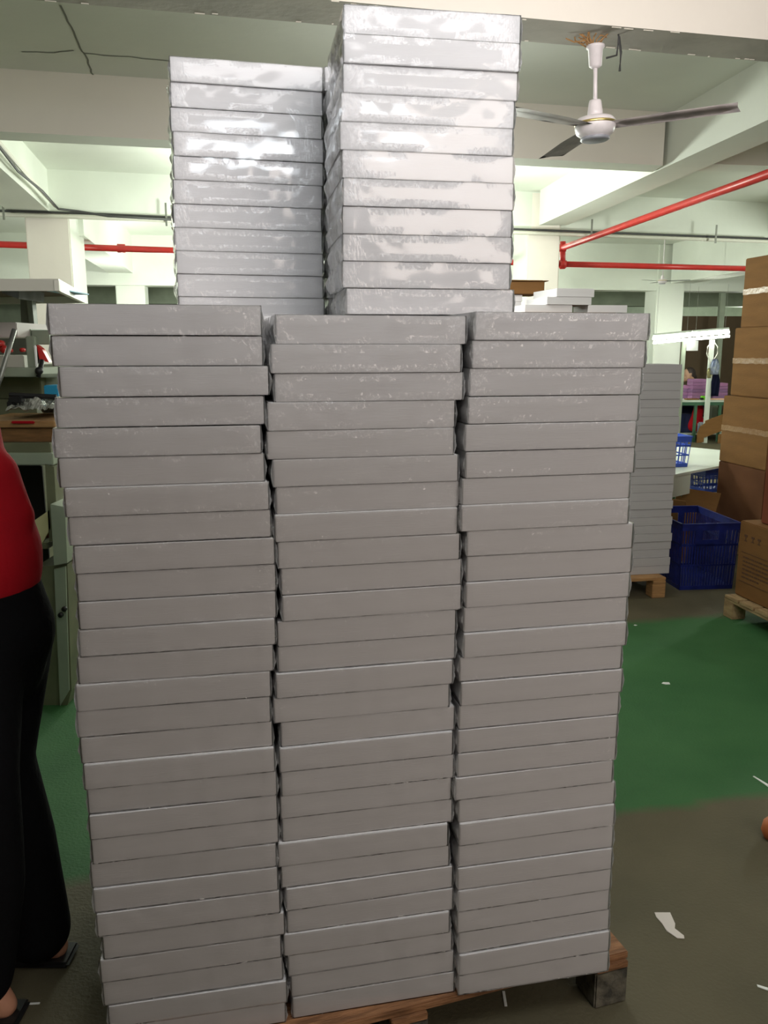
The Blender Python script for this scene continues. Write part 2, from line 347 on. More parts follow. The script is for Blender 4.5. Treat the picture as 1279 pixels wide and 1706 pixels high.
for px, py, Y, h in ((6, 356, 9.0, .3), (277, 367, 9.45, .24), (985, 391, 10.55, .24), (1192, 397, 10.9, .22)):
    p = at(px, py, Y) - ca; bm = BM(); box(bm, p + Vector((0, 0, h / 2 - .06)), (.02, .012, h)); link('hanger_strap', bm, 'grey_metal', root)
# cable drooping down the left beam
bm = BM(); pts = [at(-30, 215, 6.3), at(0, 246, 6.7), at(30, 285, 7.4), at(70, 318, 8.3), at(97, 348, 9.1), at(130, 352, 9.2), at(180, 360, 9.3), at(285, 366, 9.4)]
p0 = pts[0].copy(); tube(bm, [p - p0 for p in pts], .012, 8)
tag(link('power_cable', bm, 'black_cable', None, True, loc=p0), 'thin dark cable drooping down the left beam to the conduit', 'cable')
bm = BM(); pts = [at(-30, 208, 6.3), at(0, 240, 6.75), at(45, 292, 7.7), at(92, 343, 9.1)]
p0 = pts[0].copy(); tube(bm, [p - p0 for p in pts], .018, 8)
tag(link('cable_conduit', bm, 'cream_pvc', None, True, loc=p0), 'cream conduit running along the left ceiling beam', 'conduit')
# ------------------------------------------------------------------ ceiling fans
def fan(loc, rad, zt, label, ang, name='ceiling_fan', k=1.0, wires=False):
    root = thing(name, label, 'fan', loc)
    bm = BM(); lathe(bm, [(.02 * k, -.09 * k), (.095 * k, -.075 * k), (.13 * k, -.045 * k), (.14 * k, -.01 * k), (.138 * k, .03 * k), (.12 * k, .05 * k), (.045 * k, .062 * k)], n=40); mo = link('motor', bm, 'fan_white', root, True)
    bm = BM(); lathe(bm, [(.085 * k, -.098 * k), (.1 * k, -.09 * k), (.1 * k, -.078 * k), (.085 * k, -.07 * k)], n=40); tag(link('motor_cover', bm, 'fan_grey', root, True), 'grey round cover under the motor')
    bm = BM(); lathe(bm, [(.1395 * k, .002 * k), (.1425 * k, .006 * k), (.1425 * k, .016 * k), (.139 * k, .02 * k)], n=40); tag(link('trim_ring', bm, 'gold', root, True), 'thin gold ring')
    bm = BM(); lathe(bm, [(.05 * k, .05 * k), (.052 * k, .09 * k), (.044 * k, .15 * k), (.04 * k, .165 * k), (.015 * k, .168 * k)], n=24); link('lower_cup', bm, 'fan_white', root, True)
    bm = BM(); cyl(bm, (0, 0, .1 * k), (0, 0, zt - .1 * k), .014 * k, n=12); link('downrod', bm, 'fan_white', root, True)
    bm = BM(); lathe(bm, [(.02 * k, zt - .15 * k), (.043 * k, zt - .135 * k), (.05 * k, zt - .03 * k), (.062 * k, zt - .02 * k), (.062 * k, zt - .005 * k), (.02 * k, zt)], n=24); link('ceiling_cup', bm, 'fan_white', root, True)
    for a in ang:
        bm = BM(); segs = 8; rows = []
        for i in range(segs + 1):
            t = i / segs; r_ = .11 * k + (rad - .11 * k) * t; wd = .050 + .018 * min(1, t * 3)
            row = []
            for s_, zz in ((-1, .008), (0, .004), (1, -.008)):
                row.append(bm.verts.new((r_ + (.02 * k if t == 1 and s_ == 1 else 0), s_ * wd, zz * k - .006 * k)))
            rows.append(row)
        for r0, r1 in zip(rows, rows[1:]):
            for j in range(2): bm.faces.new((r0[j], r1[j], r1[j + 1], r0[j + 1]))
        g = bmesh.ops.solidify(bm, geom=bm.faces[:], thickness=.0025)
        bl = link('fan_blade', bm, 'fan_blade' if wires else 'grey_metal', root, True); bl.rotation_euler = (0, 0, a)
    if wires:
        random.seed(9); bm = BM()
        for i in range(15):
            a = random.uniform(0, math.tau); pts = [Vector((0, 0, zt - .01))]
            for j in range(4): pts.append(pts[-1] + Vector((math.cos(a) * .022 + random.uniform(-.02, .02), math.sin(a) * .012 + random.uniform(-.01, .01), random.uniform(-.008, .035))))
            tube(bm, pts, .0035, 5)
        tag(link('tangled_wire', bm, 'board', root), 'tangle of rusty wire over the ceiling cup')
        bm = BM(); tube(bm, [(.05, 0, zt - .06), (.1, 0, zt - .05), (.11, 0, zt + .03), (.10, 0, zt + .07)], .005, 6); tube(bm, [(.11, 0, zt + .03), (.12, 0, zt - .04), (.115, 0, zt - .12)], .006, 6); link('power_lead', bm, 'black_cable', root)
    return root
FY = 4.27; hub = at(991, 210, FY)
fn = fan(hub, .63, EYE + 1.45 - hub.z - .045, 'near white ceiling fan with three dusty dark blades hanging from the first beam', (R(-22), R(98), R(218)), wires=True, k=.69)
fn.rotation_euler = (0, R(-2.5), 0)
h2 = at(1103, 468, 13.6)
fan(h2, .42, SLAB - h2.z, 'small far ceiling fan above the lit work table', (R(-28), R(92), R(212)), k=.5)
# ------------------------------------------------------------------ the white boxes
BW, BD, BH, PH = .386, .288, .0560, .0568
def carton_mesh(seed):
    random.seed(seed); bm = BM()
    nx = 14
    # base box
    box(bm, (0, BD / 2, BH / 2), (BW, BD, BH), 0, .0014)
    # thumb notches of the lid: shallow arcs at the foot of the front face
    me = bpy.data.meshes.new('carton'); bm.to_mesh(me); bm.free(); me.materials.append(M['carton']); return me
def film_mesh(seed):
    random.seed(seed); bm = BM(); hw = BW / 2 + .0012; hh = PH / 2 - .0003; d0, d1 = -.0012, BD + .0012
    off = Vector((seed * 7.3, seed * 3.1, 0))
    NX, NY, NZ = 30, 12, 6
    vd = {}
    def V(x, y, z):
        k = (round(x, 5), round(y, 5), round(z, 5))
        if k in vd: return vd[k]
        p = Vector((x, y, z)); q = p + off
        u = (y - d0) / (d1 - d0); s_ = (z + hh) / (2 * hh)
        if abs(abs(x) - hw) < 1e-6:      # film ears on the end faces
            ridge = max(0, 1 - abs(s_ - .45) * 2.2); edge = min(1, 6 * min(u, 1 - u) + .35)
            a = (.0035 + .011 * max(0, noise.noise(q * 22) + .25)) * ridge * edge
            if u < .12 or u > .88: a += .004 * ridge * (random.random())
            p.x += math.copysign(a + .0006, x)
        elif abs(y - d0) < 1e-6 or abs(y - d1) < 1e-6:
            tx = abs(x) / hw; e = max(0, (tx - .8) / .2)
            a = .0003 + .0006 * (noise.noise(q * 30) + .4) + e * .0012 * (noise.noise(q * 70) + .3)
            p.y += -a if y == d0 else a
        p.z += hh
        v = bm.verts.new(p); vd[k] = v; return v
    X = [-hw + 2 * hw * i / NX for i in range(NX + 1)]; Yv = [d0 + (d1 - d0) * i / NY for i in range(NY + 1)]; Z = [-hh + 2 * hh * i / NZ for i in range(NZ + 1)]
    for i in range(NX):
        for j in range(NZ):
            bm.faces.new((V(X[i], d0, Z[j]), V(X[i + 1], d0, Z[j]), V(X[i + 1], d0, Z[j + 1]), V(X[i], d0, Z[j + 1])))
            bm.faces.new((V(X[i], d1, Z[j]), V(X[i], d1, Z[j + 1]), V(X[i + 1], d1, Z[j + 1]), V(X[i + 1], d1, Z[j])))
    for i in range(NY):
        for j in range(NZ):
            bm.faces.new((V(-hw, Yv[i], Z[j]), V(-hw, Yv[i], Z[j + 1]), V(-hw, Yv[i + 1], Z[j + 1]), V(-hw, Yv[i + 1], Z[j])))
            bm.faces.new((V(hw, Yv[i], Z[j]), V(hw, Yv[i + 1], Z[j]), V(hw, Yv[i + 1], Z[j + 1]), V(hw, Yv[i], Z[j + 1])))
    for i in range(NX):
        for j in range(NY):
            for z in (-hh, hh): bm.faces.new((V(X[i], Yv[j], z), V(X[i + 1], Yv[j], z), V(X[i + 1], Yv[j + 1], z), V(X[i], Yv[j + 1], z)))
    bmesh.ops.recalc_face_normals(bm, faces=bm.faces[:])
    me = bpy.data.meshes.new('shrink_film'); bm.to_mesh(me); bm.free(); me.materials.append(M['film'])
    for p in me.polygons: p.use_smooth = True
    me.set_sharp_from_angle(angle=R(28))
    return me
CART = carton_mesh(1); FILMS = [film_mesh(s) for s in (1, 2, 3, 4, 5)]
ORD = ('topmost', 'second', 'third', 'fourth', 'fifth', 'sixth', 'seventh', 'eighth', 'ninth', 'tenth', 'eleventh', 'twelfth', 'thirteenth', 'fourteenth', 'fifteenth',
       'sixteenth', 'seventeenth', 'eighteenth', 'nineteenth', 'twentieth', 'twenty-first', 'twenty-second', 'twenty-third', 'twenty-fourth', 'twenty-fifth', 'twenty-sixth', 'twenty-seventh', 'lowest')
def which(i, n):
    if i == 0: return 'topmost box'
    if i == n - 1: return 'bottom box'
    return ORD[i] + ' box from the top'
def stack(X, Y, Ztop, yaw, n, offs, where, group, films=True, pitch=.0570, wd=.389, seed=0):
    """X, Y: front left corner of the column; Ztop: height of its top"""
    random.seed(seed); ry = R(yaw); t = Vector((math.cos(ry), math.sin(ry), 0)); n_ = Vector((-math.sin(ry), math.cos(ry), 0))
    for i in range(n):
        off = (offs[i] if i < len(offs) else random.randint(-8, 8)) / 1000
        c = Vector((X, Y, Ztop - (i + 1) * pitch)) + t * (wd / 2 + off) + n_ * random.uniform(-.004, .004)
        root = thing('white_box', 'white shrink-wrapped ' + which(i, n) + ' ' + where, 'box', c, ry + R(random.uniform(-.5, .5)), group)
        a = bpy.data.objects.new('carton', CART); C.objects.link(a); a.parent = root; a.location = (0, 0, .0003)
        a.scale = ((wd - .003) / BW, 1, random.choice((1, 1, .995, .975)))
        if films:
            f = bpy.data.objects.new('shrink_film', random.choice(FILMS)); C.objects.link(f); f.parent = root
            f.scale = ((wd - .003) / BW * (1 if random.random() < .5 else -1), 1, 1)
            if f.scale.x < 0: f.scale.x *= -1
ZB = EYE - 1.522
LO = [-5, -4, 6, -4, -12, -7, 0, 3, 9, 10, 9, 6, 0, -7, -9, -6, -3, 0, 0, 1, -5, -3, 0, 9, 0, 2, 10]
MO = [11, 0, 6, -10, -12, -2, 3, -1, 4, 9, 10, -1, -1, -7, -13, 1, -4, -1, -4, -1, -12, -6, 3, 4, -5, 4, 10, 12]
RO = [12, 9, 5, 2, -4, -2, -8, -10, 6, 7, 5, 2, 1, -5, -2, -4, -6, -6, -11, -2, -1, -1, -2, -1, -1, 4, 5, 5]
FR = (('L', -.613, 1.572, .0573, 11.45, LO, 'left'), ('M', -.222, 1.657, .0567, 12.29, MO, 'middle'), ('R', .172, 1.732, .0570, 12.25, RO, 'right'))
for k, X, Y, p, yaw, offs, word in FR:
    stack(X, Y, ZB + 28 * p, yaw, 28, offs, 'in the front %s column' % word, 'white boxes of the front %s column' % word, pitch=p, seed=ord(k))
TOP = ZB + 28 * .0570
stack(-.529, 2.208, TOP + .0009 + 11 * .057, 13.1, 11, [4, 3, 0, 4, 2, -1, -4, -3, -2, -2, 0], 'in the raised rear left stack', 'white boxes of the raised rear left stack', wd=.379, seed=21)
stack(-.089, 1.889, TOP + .0009 + 11 * .057, 9.6, 11, [6, 4, 3, -2, -5, -1, 0, -1, -1, -2, 6], 'in the tall raised stack right of centre', 'white boxes of the tall raised stack', wd=.383, seed=22)
stack(-.149, 2.285, TOP + .0009 + 11 * .057, 12.5, 11, [-2, 1, 6, 3, 5, 0, -2, 0, 1, 0, 2], 'half hidden between the two raised stacks', 'white boxes between the two raised stacks', wd=.383, seed=23)
# the rows behind, which carry the raised stacks
for row in (1, 2):
    for k, X, Y, p, yaw, offs, word in FR:
        ry = R(12); X2 = X - math.sin(ry) * .312 * row; Y2 = Y + math.cos(ry) * .312 * row
        ph = .0570
        stack(X2, Y2, ZB + 28 * ph, 12, 28, [], 'of the %s row\'s %s column' % (('second', 'rear')[row - 1], word), 'white boxes of the hidden %s row' % ('second', 'rear')[row - 1], films=False, pitch=ph, seed=40 + row * 5 + ord(k))
# ------------------------------------------------------------------ pallets
def pallet(loc, rz, W_, D_, top, label, wood='wood', nb=7, leg='wood_old'):
    root = thing('wooden_pallet', label, 'pallet', loc, rz); th = .02
    for i in range(nb):
        y = (i + .5) * D_ / nb; random.seed(i); bm = BM(); box(bm, (W_ / 2, y, top - th / 2), (W_, D_ / nb - .018, th), 0, .003)
        link('deck_board', bm, wood, root)
    for x in (.05, W_ / 2, W_ - .05):
        for y in (.05, D_ / 2, D_ - .05):
            bm = BM(); box(bm, (x, y, (top - th - .018) / 2 + .0), (.095, .095, top - th - .018), 0, .004); link('pallet_block', bm, leg, root)
        bm = BM(); box(bm, (x, D_ / 2, top - th - .009), (.09, D_, .018), 0, .002); link('stringer_board', bm, wood, root)
    return root
pr = Vector((.632, 1.872, 0)); ry = R(18)
pl = pr - Vector((math.cos(ry), math.sin(ry), 0)) * 1.2
pallet(pl, ry, 1.2, 1.0, ZB, 'brown wooden pallet under the big stack of white boxes')

# ------------------------------------------------------------------ white stock standing further back
def plain_stack(c, wd, dp, n, z0, yaw, where, group, seed, h=.0568, jit=8):
    random.seed(seed); out = []
    for i in range(n):
        k = n - 1 - i
        bm = BM(); box(bm, (0, 0, h / 2 - .0004), (wd, dp, h - .0012), 0, .0014)
        p = Vector((c[0], c[1], z0 + k * h)) + Vector((random.uniform(-jit, jit) / 1000, random.uniform(-jit, jit) / 1000, 0))
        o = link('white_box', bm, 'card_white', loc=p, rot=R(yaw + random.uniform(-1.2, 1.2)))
        tag(o, 'white %s %s' % (which(i, n), where), 'box', group); out.append(o)
    return out
q = at(1116, 940, 5.5)
pallet(Vector((q.x - 1.26, q.y - .28, 0)), R(10), 1.24, 1.2, .141, 'reddish wooden pallet under the far white stack beside the blue crate', 'board', leg='board')
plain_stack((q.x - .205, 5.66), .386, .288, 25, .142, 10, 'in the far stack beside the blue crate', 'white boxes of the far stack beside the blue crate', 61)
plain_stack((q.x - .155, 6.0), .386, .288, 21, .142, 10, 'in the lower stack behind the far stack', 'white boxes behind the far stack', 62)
# loose white boxes on top of a pile of cartons, seen over the right column
def carton_box(name, c, s, rz, label, m='kraft', tapes=(.5,), group=None, seams=True, marks=False):
    """c: centre of the base"""
    root = thing(name, label, 'carton', c, rz, group)
    bm = BM(); box(bm, (0, 0, s[2] / 2), (s[0], s[1], s[2] - .002), 0, .006); link('carton_body', bm, m, root)
    if seams:
        bm = BM()
        for t in tapes:
            random.seed(int(t * 100)); z = s[2] * t
            pts = []; ny = 14
            vs0 = []; vs1 = []
            for i in range(ny + 1):
                y = -s[1] / 2 + s[1] * i / ny; wv = random.uniform(-.004, .004)
                vs0.append(bm.verts.new((-s[0] / 2 - .0018, y, z - .022 + wv))); vs1.append(bm.verts.new((-s[0] / 2 - .0018, y, z + .022 + wv)))
            for i in range(ny): bm.faces.new((vs0[i], vs1[i], vs1[i + 1], vs0[i + 1]))
            box(bm, (0, -s[1] / 2 - .0012, z), (s[0] + .002, .0012, .044))
        link('packing_tape', bm, 'tape', root)
    if marks:
        bm = BM(); X = -s[0] / 2 - .0015
        yb = s[1] / 2
        for k, hgt in ((.07, .035), (.14, .03), (.20, .03)):   # handling symbols by the top corner
            y = yb - k
            box(bm, (X, y, s[2] - .085), (.001, .03, hgt * .45)); box(bm, (X, y, s[2] - .085 - hgt * .5), (.001, .008, hgt * .6)); box(bm, (X, y, s[2] - .085 - hgt * .9), (.001, .026, .006))
        random.seed(8)
        for r_ in range(6):                                    # lines of small print
            y = yb - .06; z = s[2] - .22 - r_ * .025
            while y > yb - .33 + (.1 if r_ > 4 else 0):
                w_ = random.uniform(.008, .035); box(bm, (X, y - w_ / 2, z), (.001, w_, .010)); y -= w_ + .007
        for z in (s[2] - .19, s[2] - .375): box(bm, (X, 0, z), (.001, s[1] * .86, .004))
        tag(link('printed_marks', bm, 'ink', root), 'dark printed symbols and lines of small text')
    return root
SUP = .4383; SUPZ = .142
for k in range(4):
    carton_box('carton', (1.135, 5.99, SUPZ + k * SUP), (.66, .86, SUP), R(10), 'brown carton, %s of the pile hidden behind the front stacks' % ('lowest', 'second from bottom', 'third from bottom', 'topmost')[k], group='cartons behind the front stacks', seams=False)
zt = SUPZ + 4 * SUP
def loose(px0, px1, py, Y, h, z, yaw, dp, label):
    a = at(px0, py, Y).x; b = at(px1, py, Y).x; ry = R(yaw)
    c = Vector((a, Y, z)) + Vector((math.cos(ry), math.sin(ry), 0)) * (b - a) / 2 + Vector((-math.sin(ry), math.cos(ry), 0)) * dp / 2
    bm = BM(); box(bm, (0, 0, h / 2), ((b - a) / math.cos(ry), dp, h - .001), 0, .0015)
    tag(link('white_box', bm, 'carton', loc=c, rot=ry), label, 'box', 'loose white boxes behind the right column')
zz = at(900, 515.5, 5.55).z
loose(875, 957, 510, 5.55, .048, zt, 10, .3, 'loose white box, left one of the pair just above the right column')
loose(980, 1047, 510, 5.62, .048, zt, 6, .3, 'loose white box, right one of the pair just above the right column')
loose(912, 990, 500, 5.56, .050, zt + .048, 12, .36, 'loose white box second from the top of the small pile')
loose(928, 994, 488, 5.57, .054, zt + .098, 12, .40, 'loose white box lying topmost on the small pile')
bm = BM(); box(bm, (0, 0, .045), (.40, .30, .088), 0, .004); box(bm, (-.03, -.16, .093), (.42, .02, .006), R(2)); box(bm, (.02, .0, .0925), (.42, .31, .005), R(-2))
p = at(905, 475, 6.12); zk = zt + 3 * .049 + .001; o = link('cardboard_carton', bm, 'kraft', loc=(p.x - .21, 6.25, zk), rot=R(9)); tag(o, 'flat brown cardboard carton just right of the tall raised stack', 'carton')
for k in range(3):
    bm2 = BM(); box(bm2, (0, 0, .024), (.30, .36, .048), 0, .0015); c = at(866, 500, 6.1)
    tag(link('white_box', bm2, 'carton', loc=(c.x - .165 + .006 * k, 6.3, zt + k * .049), rot=R(9)), ('lowest', 'middle', 'upper')[k] + ' of three white boxes under the flat brown carton', 'box', 'white boxes under the flat brown carton')
# ------------------------------------------------------------------ cartons at the right
def by_corner(x, y, s, rz):
    """centre of a carton whose far left corner is (x, y)"""
    r_ = R(rz); return (x + math.cos(r_) * s[0] / 2 + math.sin(r_) * s[1] / 2, y + math.sin(r_) * s[0] / 2 - math.cos(r_) * s[1] / 2)
hC = .547
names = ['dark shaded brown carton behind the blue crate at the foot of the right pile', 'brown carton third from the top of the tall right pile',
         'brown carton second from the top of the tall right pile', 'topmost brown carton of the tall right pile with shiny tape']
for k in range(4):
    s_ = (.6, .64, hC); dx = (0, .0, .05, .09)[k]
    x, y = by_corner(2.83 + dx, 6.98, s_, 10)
    carton_box('carton', (x, y, .186 + k * (hC + .0005)), s_, R(10), names[k], ('kraft_shaded', 'kraft', 'kraft', 'kraft')[k], (.52,), 'brown cartons of the tall right pile', seams=k != 0)
pallet(Vector((2.93, 6.33, 0)), R(10), .9, .72, .1855, 'wooden pallet under the tall right carton pile behind the printed carton', 'wood_pale', nb=5, leg='wood_pale')
s_ = (.5, .56, .475); x, y = by_corner(2.215, 5.06, s_, 11); carton_box('carton', (x, y, .142), s_, R(11), 'brown carton with printed symbols and text on the pale pallet', 'kraft', marks=True, seams=False)
s_ = (.42, .38, .46); x, y = by_corner(2.30, 4.97, s_, 11); carton_box('carton', (x, y, .142 + .4755), s_, R(11), 'reddish brown carton on the printed carton at the right frame edge', 'kraft_red', seams=False)
pallet(Vector((2.16 + math.sin(R(11)) * 1.0, 5.0 - math.cos(R(11)) * 1.0, 0)), R(11), 1.1, 1.06, .141, 'pale wooden pallet under the printed carton at right', 'wood_pale', leg='wood_pale')
# ------------------------------------------------------------------ crates
def crate(loc, w_, d_, h_, rz, label, m='blue', handle=True, step=.021):
    root = thing('plastic_crate', label, 'crate', loc, rz, 'blue plastic crates')
    tp = .018                                                   # wider at the rim
    bm = BM(); box(bm, (0, 0, .01), (w_ - 2 * tp, d_ - 2 * tp, .018))
    def wall(ax, sgn):
        L = (w_ if ax == 0 else d_); off = (d_ if ax == 0 else w_) / 2
        def P(u, z, t):
            k = 1 - (1 - z / h_) * tp / (L / 2); o_ = off - (1 - z / h_) * tp - t
            return Vector((u * k, sgn * o_, z)) if ax == 0 else Vector((sgn * o_, u * k, z))
        def bar(u0, u1, z0, z1, th=.005):
            a = [P(u0, z0, 0), P(u1, z0, 0), P(u1, z1, 0), P(u0, z1, 0)]; b = [P(u0, z0, th), P(u1, z0, th), P(u1, z1, th), P(u0, z1, th)]
            va = [bm.verts.new(p) for p in a]; vb = [bm.verts.new(p) for p in b]
            fs = [bm.faces.new(va), bm.faces.new(vb[::-1])] + [bm.faces.new((va[i], vb[i], vb[(i + 1) % 4], va[(i + 1) % 4])) for i in range(4)]
            bmesh.ops.recalc_face_normals(bm, faces=fs)
        H = L / 2
        for z0, z1 in ((.0, .03), (h_ * .36, h_ * .36 + .012), (h_ * .66, h_ * .66 + .016), (h_ - .05, h_)): bar(-H, H, z0, z1)
        hw = .06
        n = int(L / step)
        for i in range(n + 1):
            u = -H + L * i / n
            if handle and ax == 0 and abs(u) < hw + .03:
                bar(max(-H, u - .0045), min(H, u + .0045), .03, h_ * .66)
            else: bar(max(-H, u - .0045), min(H, u + .0045), .03, h_ - .05)
        if handle and ax == 0:
            bar(-hw - .04, -hw, h_ * .66, h_ - .05); bar(hw, hw + .04, h_ * .66, h_ - .05); bar(-hw, hw, h_ * .66, h_ * .76)
    for ax in (0, 1):
        for sg in (-1, 1): wall(ax, sg)
    link('crate_body', bm, m, root)
    bm = BM()
    for sg in (-1, 1):
        box(bm, (0, sg * d_ / 2, h_ - .004), (w_ + .014, .014, .01)); box(bm, (sg * w_ / 2, 0, h_ - .004), (.014, d_ + .014, .01))
    link('crate_rim', bm, m, root)
    return root
a = at(1116, 981, 5.56); b = at(1228, 978, 5.66)
cw = .425; ry = R(6); fr = Vector((a.x + .245, 5.66 + .0, 0))
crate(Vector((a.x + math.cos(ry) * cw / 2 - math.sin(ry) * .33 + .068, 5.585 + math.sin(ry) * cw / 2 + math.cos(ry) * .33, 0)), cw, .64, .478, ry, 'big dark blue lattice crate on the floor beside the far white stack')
# ------------------------------------------------------------------ low white table with crates
zt2 = .663
poly = [(2.2, 6.52), (2.56, 6.85), (3.3, 7.5), (3.42, 8.25), (3.05, 8.7), (2.1, 7.9), (1.95, 6.75)]
root = thing('packing_table', 'low white packing table behind the big blue crate', 'table', (2.7, 7.5, 0))
bm = BM(); prism(bm, [(x - 2.7, y - 7.5, zt2 - .02) for x, y in poly], (0, 0, .02)); link('tabletop', bm, 'white_top', root)
bm = BM(); prism(bm, [(-.5, -.97, zt2 - .19), (-.145, -.645, zt2 - .19), (-.155, -.635, zt2 - .19), (-.51, -.96, zt2 - .19)], (0, 0, .168)); link('apron', bm, 'white_top', root)
for x, y in ((-.46, -.85), (-.17, -.56), (.62, .12), (.3, 1.0), (-.5, .4)):
    bm = BM(); box(bm, (x, y, (zt2 - .02) / 2), (.035, .035, zt2 - .022)); link('leg', bm, 'green_frame', root)
p = at(1151, 784, 7.0)
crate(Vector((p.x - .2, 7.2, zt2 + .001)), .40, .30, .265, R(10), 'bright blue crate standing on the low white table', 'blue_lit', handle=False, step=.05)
root = thing('stool', 'small white-topped stool under the low white table', 'stool', (2.97, 7.42, 0))
bm = BM(); box(bm, (0, 0, .40), (.42, .34, .02)); link('seat', bm, 'white_top', root)
for x in (-.17, .17):
    for y in (-.13, .13):
        bm = BM(); box(bm, (x, y, .195), (.03, .03, .39)); link('leg', bm, 'green_frame', root)
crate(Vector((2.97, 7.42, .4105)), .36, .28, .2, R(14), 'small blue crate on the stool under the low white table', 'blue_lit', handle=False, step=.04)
root = thing('open_carton', 'open brown carton with a raised flap under the low white table', 'carton', (2.42, 6.66, 0), R(40))
bm = BM()
for c_, s2 in (((0, -.2, .16), (.4, .006, .32)), ((0, .2, .16), (.4, .006, .32)), ((-.2, 0, .16), (.006, .4, .32)), ((.2, 0, .16), (.006, .4, .32)), ((0, 0, .004), (.4, .4, .006))): box(bm, c_, s2)
link('carton_body', bm, 'kraft_shaded', root)
bm = BM(); box(bm, (-.235, 0, .41), (.006, .38, .2), ry=R(-22)); link('flap', bm, 'kraft', root)
bm = BM(); box(bm, (.235, 0, .41), (.006, .38, .2), ry=R(22)); link('flap', bm, 'kraft', root)
# ------------------------------------------------------------------ far lit work table
T0 = at(1120, 668, 15.0); zt3 = .75
root = thing('work_table', 'far white-topped work table with green steel frame under bright tubes', 'table', (6.3, 15.5, 0), R(4))
bm = BM(); box(bm, (0, 0, zt3 - .015), (2.4, .9, .03)); link('tabletop', bm, 'white_top', root)
bm = BM(); box(bm, (0, -.43, zt3 - .06), (2.36, .04, .06)); box(bm, (0, .43, zt3 - .06), (2.36, .04, .06)); link('frame', bm, 'green_frame', root)
for x in (-1.15, -.73, -.28, 1.15):
    bm = BM(); box(bm, (x, -.42, (zt3 - .09) / 2), (.045, .045, zt3 - .092)); link('leg', bm, 'green_frame', root)
for x in (-1.15, 1.15):
    bm = BM(); box(bm, (x, .42, (zt3 - .09) / 2), (.045, .045, zt3 - .092)); link('leg', bm, 'green_frame', root)
bm = BM(); box(bm, (0, .1, .12), (2.3, .6, .02)); link('lower_shelf', bm, 'white_top', root)
def bundles(px0, px1, ytop, Y, n, mats, word):
    a = at(px0, 650, Y); b = at(px1, 650, Y); top = at(px0, ytop, Y).z; h = (top - zt3 - .002) / n; w_ = b.x - a.x
    for k in range(n):
        random.seed(k + px0); bm = BM(); box(bm, (0, 0, h / 2), (w_ * random.uniform(.95, 1), .26, h - .002), 0, .003)
        lab = ('bottom', 'second lowest', 'third lowest', 'fourth lowest', 'fifth lowest', 'sixth lowest')[k] if k < n - 1 else 'topmost'
        o = link('paper_bundle', bm, mats[k % len(mats)], loc=((a.x + b.x) / 2 + random.uniform(-.006, .006), Y + .13, zt3 + .001 + k * h), rot=R(2))
        tag(o, '%s purple paper bundle of the %s' % (lab, word), 'paper bundle', 'purple paper bundles in the ' + word)
bundles(1137, 1152, 642, 15.55, 4, ('purple_c', 'purple', 'purple_c', 'purple_b'), 'low pile left of the tall one')
bundles(1152, 1179, 631.5, 15.35, 6, ('purple', 'purple', 'purple_c', 'purple'), 'tall middle pile on the far table')
bundles(1187, 1212, 638, 15.5, 5, ('purple_c', 'purple', 'purple_c', 'purple', 'purple_b'), 'right pile beside the cartons')
p = at(1174, 664, 15.2); bm = BM(); box(bm, (0, 0, .033), (.14, .1, .064), 0, .008); tag(link('plastic_box', bm, 'lime', loc=(p.x, 15.2, zt3 + .001)), 'small lime green plastic box on the far table', 'box')
p = at(1167, 664, 15.2); bm = BM(); box(bm, (0, 0, .02), (.05, .08, .038), 0, .008); tag(link('tape_dispenser', bm, 'black', loc=(p.x, 15.16, zt3 + .001)), 'small black tool beside the lime green box', 'tool')
p = at(1155, 665, 15.1); bm = BM(); box(bm, (0, 0, .012), (.24, .12, .022), 0, .004); tag(link('cardboard_strip', bm, 'kraft', loc=(p.x, 15.19, zt3 + .001), rot=R(8)), 'tan cardboard strip in front of the purple piles', 'cardboard')
p = at(1192, 664, 15.2); bm = BM(); box(bm, (0, 0, .012), (.3, .14, .022), 0, .004); tag(link('cardboard_strip', bm, 'skin_lit', loc=(p.x, 15.2, zt3 + .001), rot=R(-6)), 'pinkish tan card in front of the right purple pile', 'cardboard')
# under the table
def blob_mesh(bm, pts, rad):
    for i, (p, r_) in enumerate(zip(pts, rad)):
        bmesh.ops.create_icosphere(bm, subdivisions=3, radius=r_, matrix=Matrix.Translation(Vector(p)))
        if i: cyl(bm, pts[i - 1], p, rad[i - 1], r_, 24)
def remesh(o, vox, it=6, fac=.5):
    m = o.modifiers.new('r', 'REMESH'); m.mode = 'VOXEL'; m.voxel_size = vox; m.use_smooth_shade = True
    m2 = o.modifiers.new('s', 'SMOOTH'); m2.iterations = it; m2.factor = fac; return o
p = at(1160, 700, 15.4)
bm = BM(); blob_mesh(bm, [(-.04, 0, .13), (0, 0, .3), (.02, 0, .44)], [.12, .10, .09]); blob_mesh(bm, [(.08, -.02, .2), (.17, -.02, .22)], [.07, .04])
o = tag(remesh(link('cloth_bag', bm, 'red_cloth', loc=(p.x, 15.4, .135)), .02), 'red cloth bag on the shelf under the far table', 'bag')
bm = BM(); box(bm, (0, 0, .11), (.1, .08, .2), 0, .02); tag(link('cloth_bundle', bm, 'blue_cloth', loc=(at(1168, 694, 15.14).x, 15.14, .28 - .14)), 'pale blue cloth beside the red bag under the far table', 'cloth')
bm = BM(); box(bm, (0, 0, .17), (.3, .3, .34), 0, .02); tag(link('storage_bin', bm, 'navy', loc=(at(1140, 700, 15.5).x, 15.55, .135)), 'dark bin under the far table left of the red bag', 'bin')
root = thing('cardboard_sheet', 'bent brown cardboard sheet leaning against the far table legs', 'cardboard', (at(1185, 720, 14.8).x, 14.8, 0), R(-14))
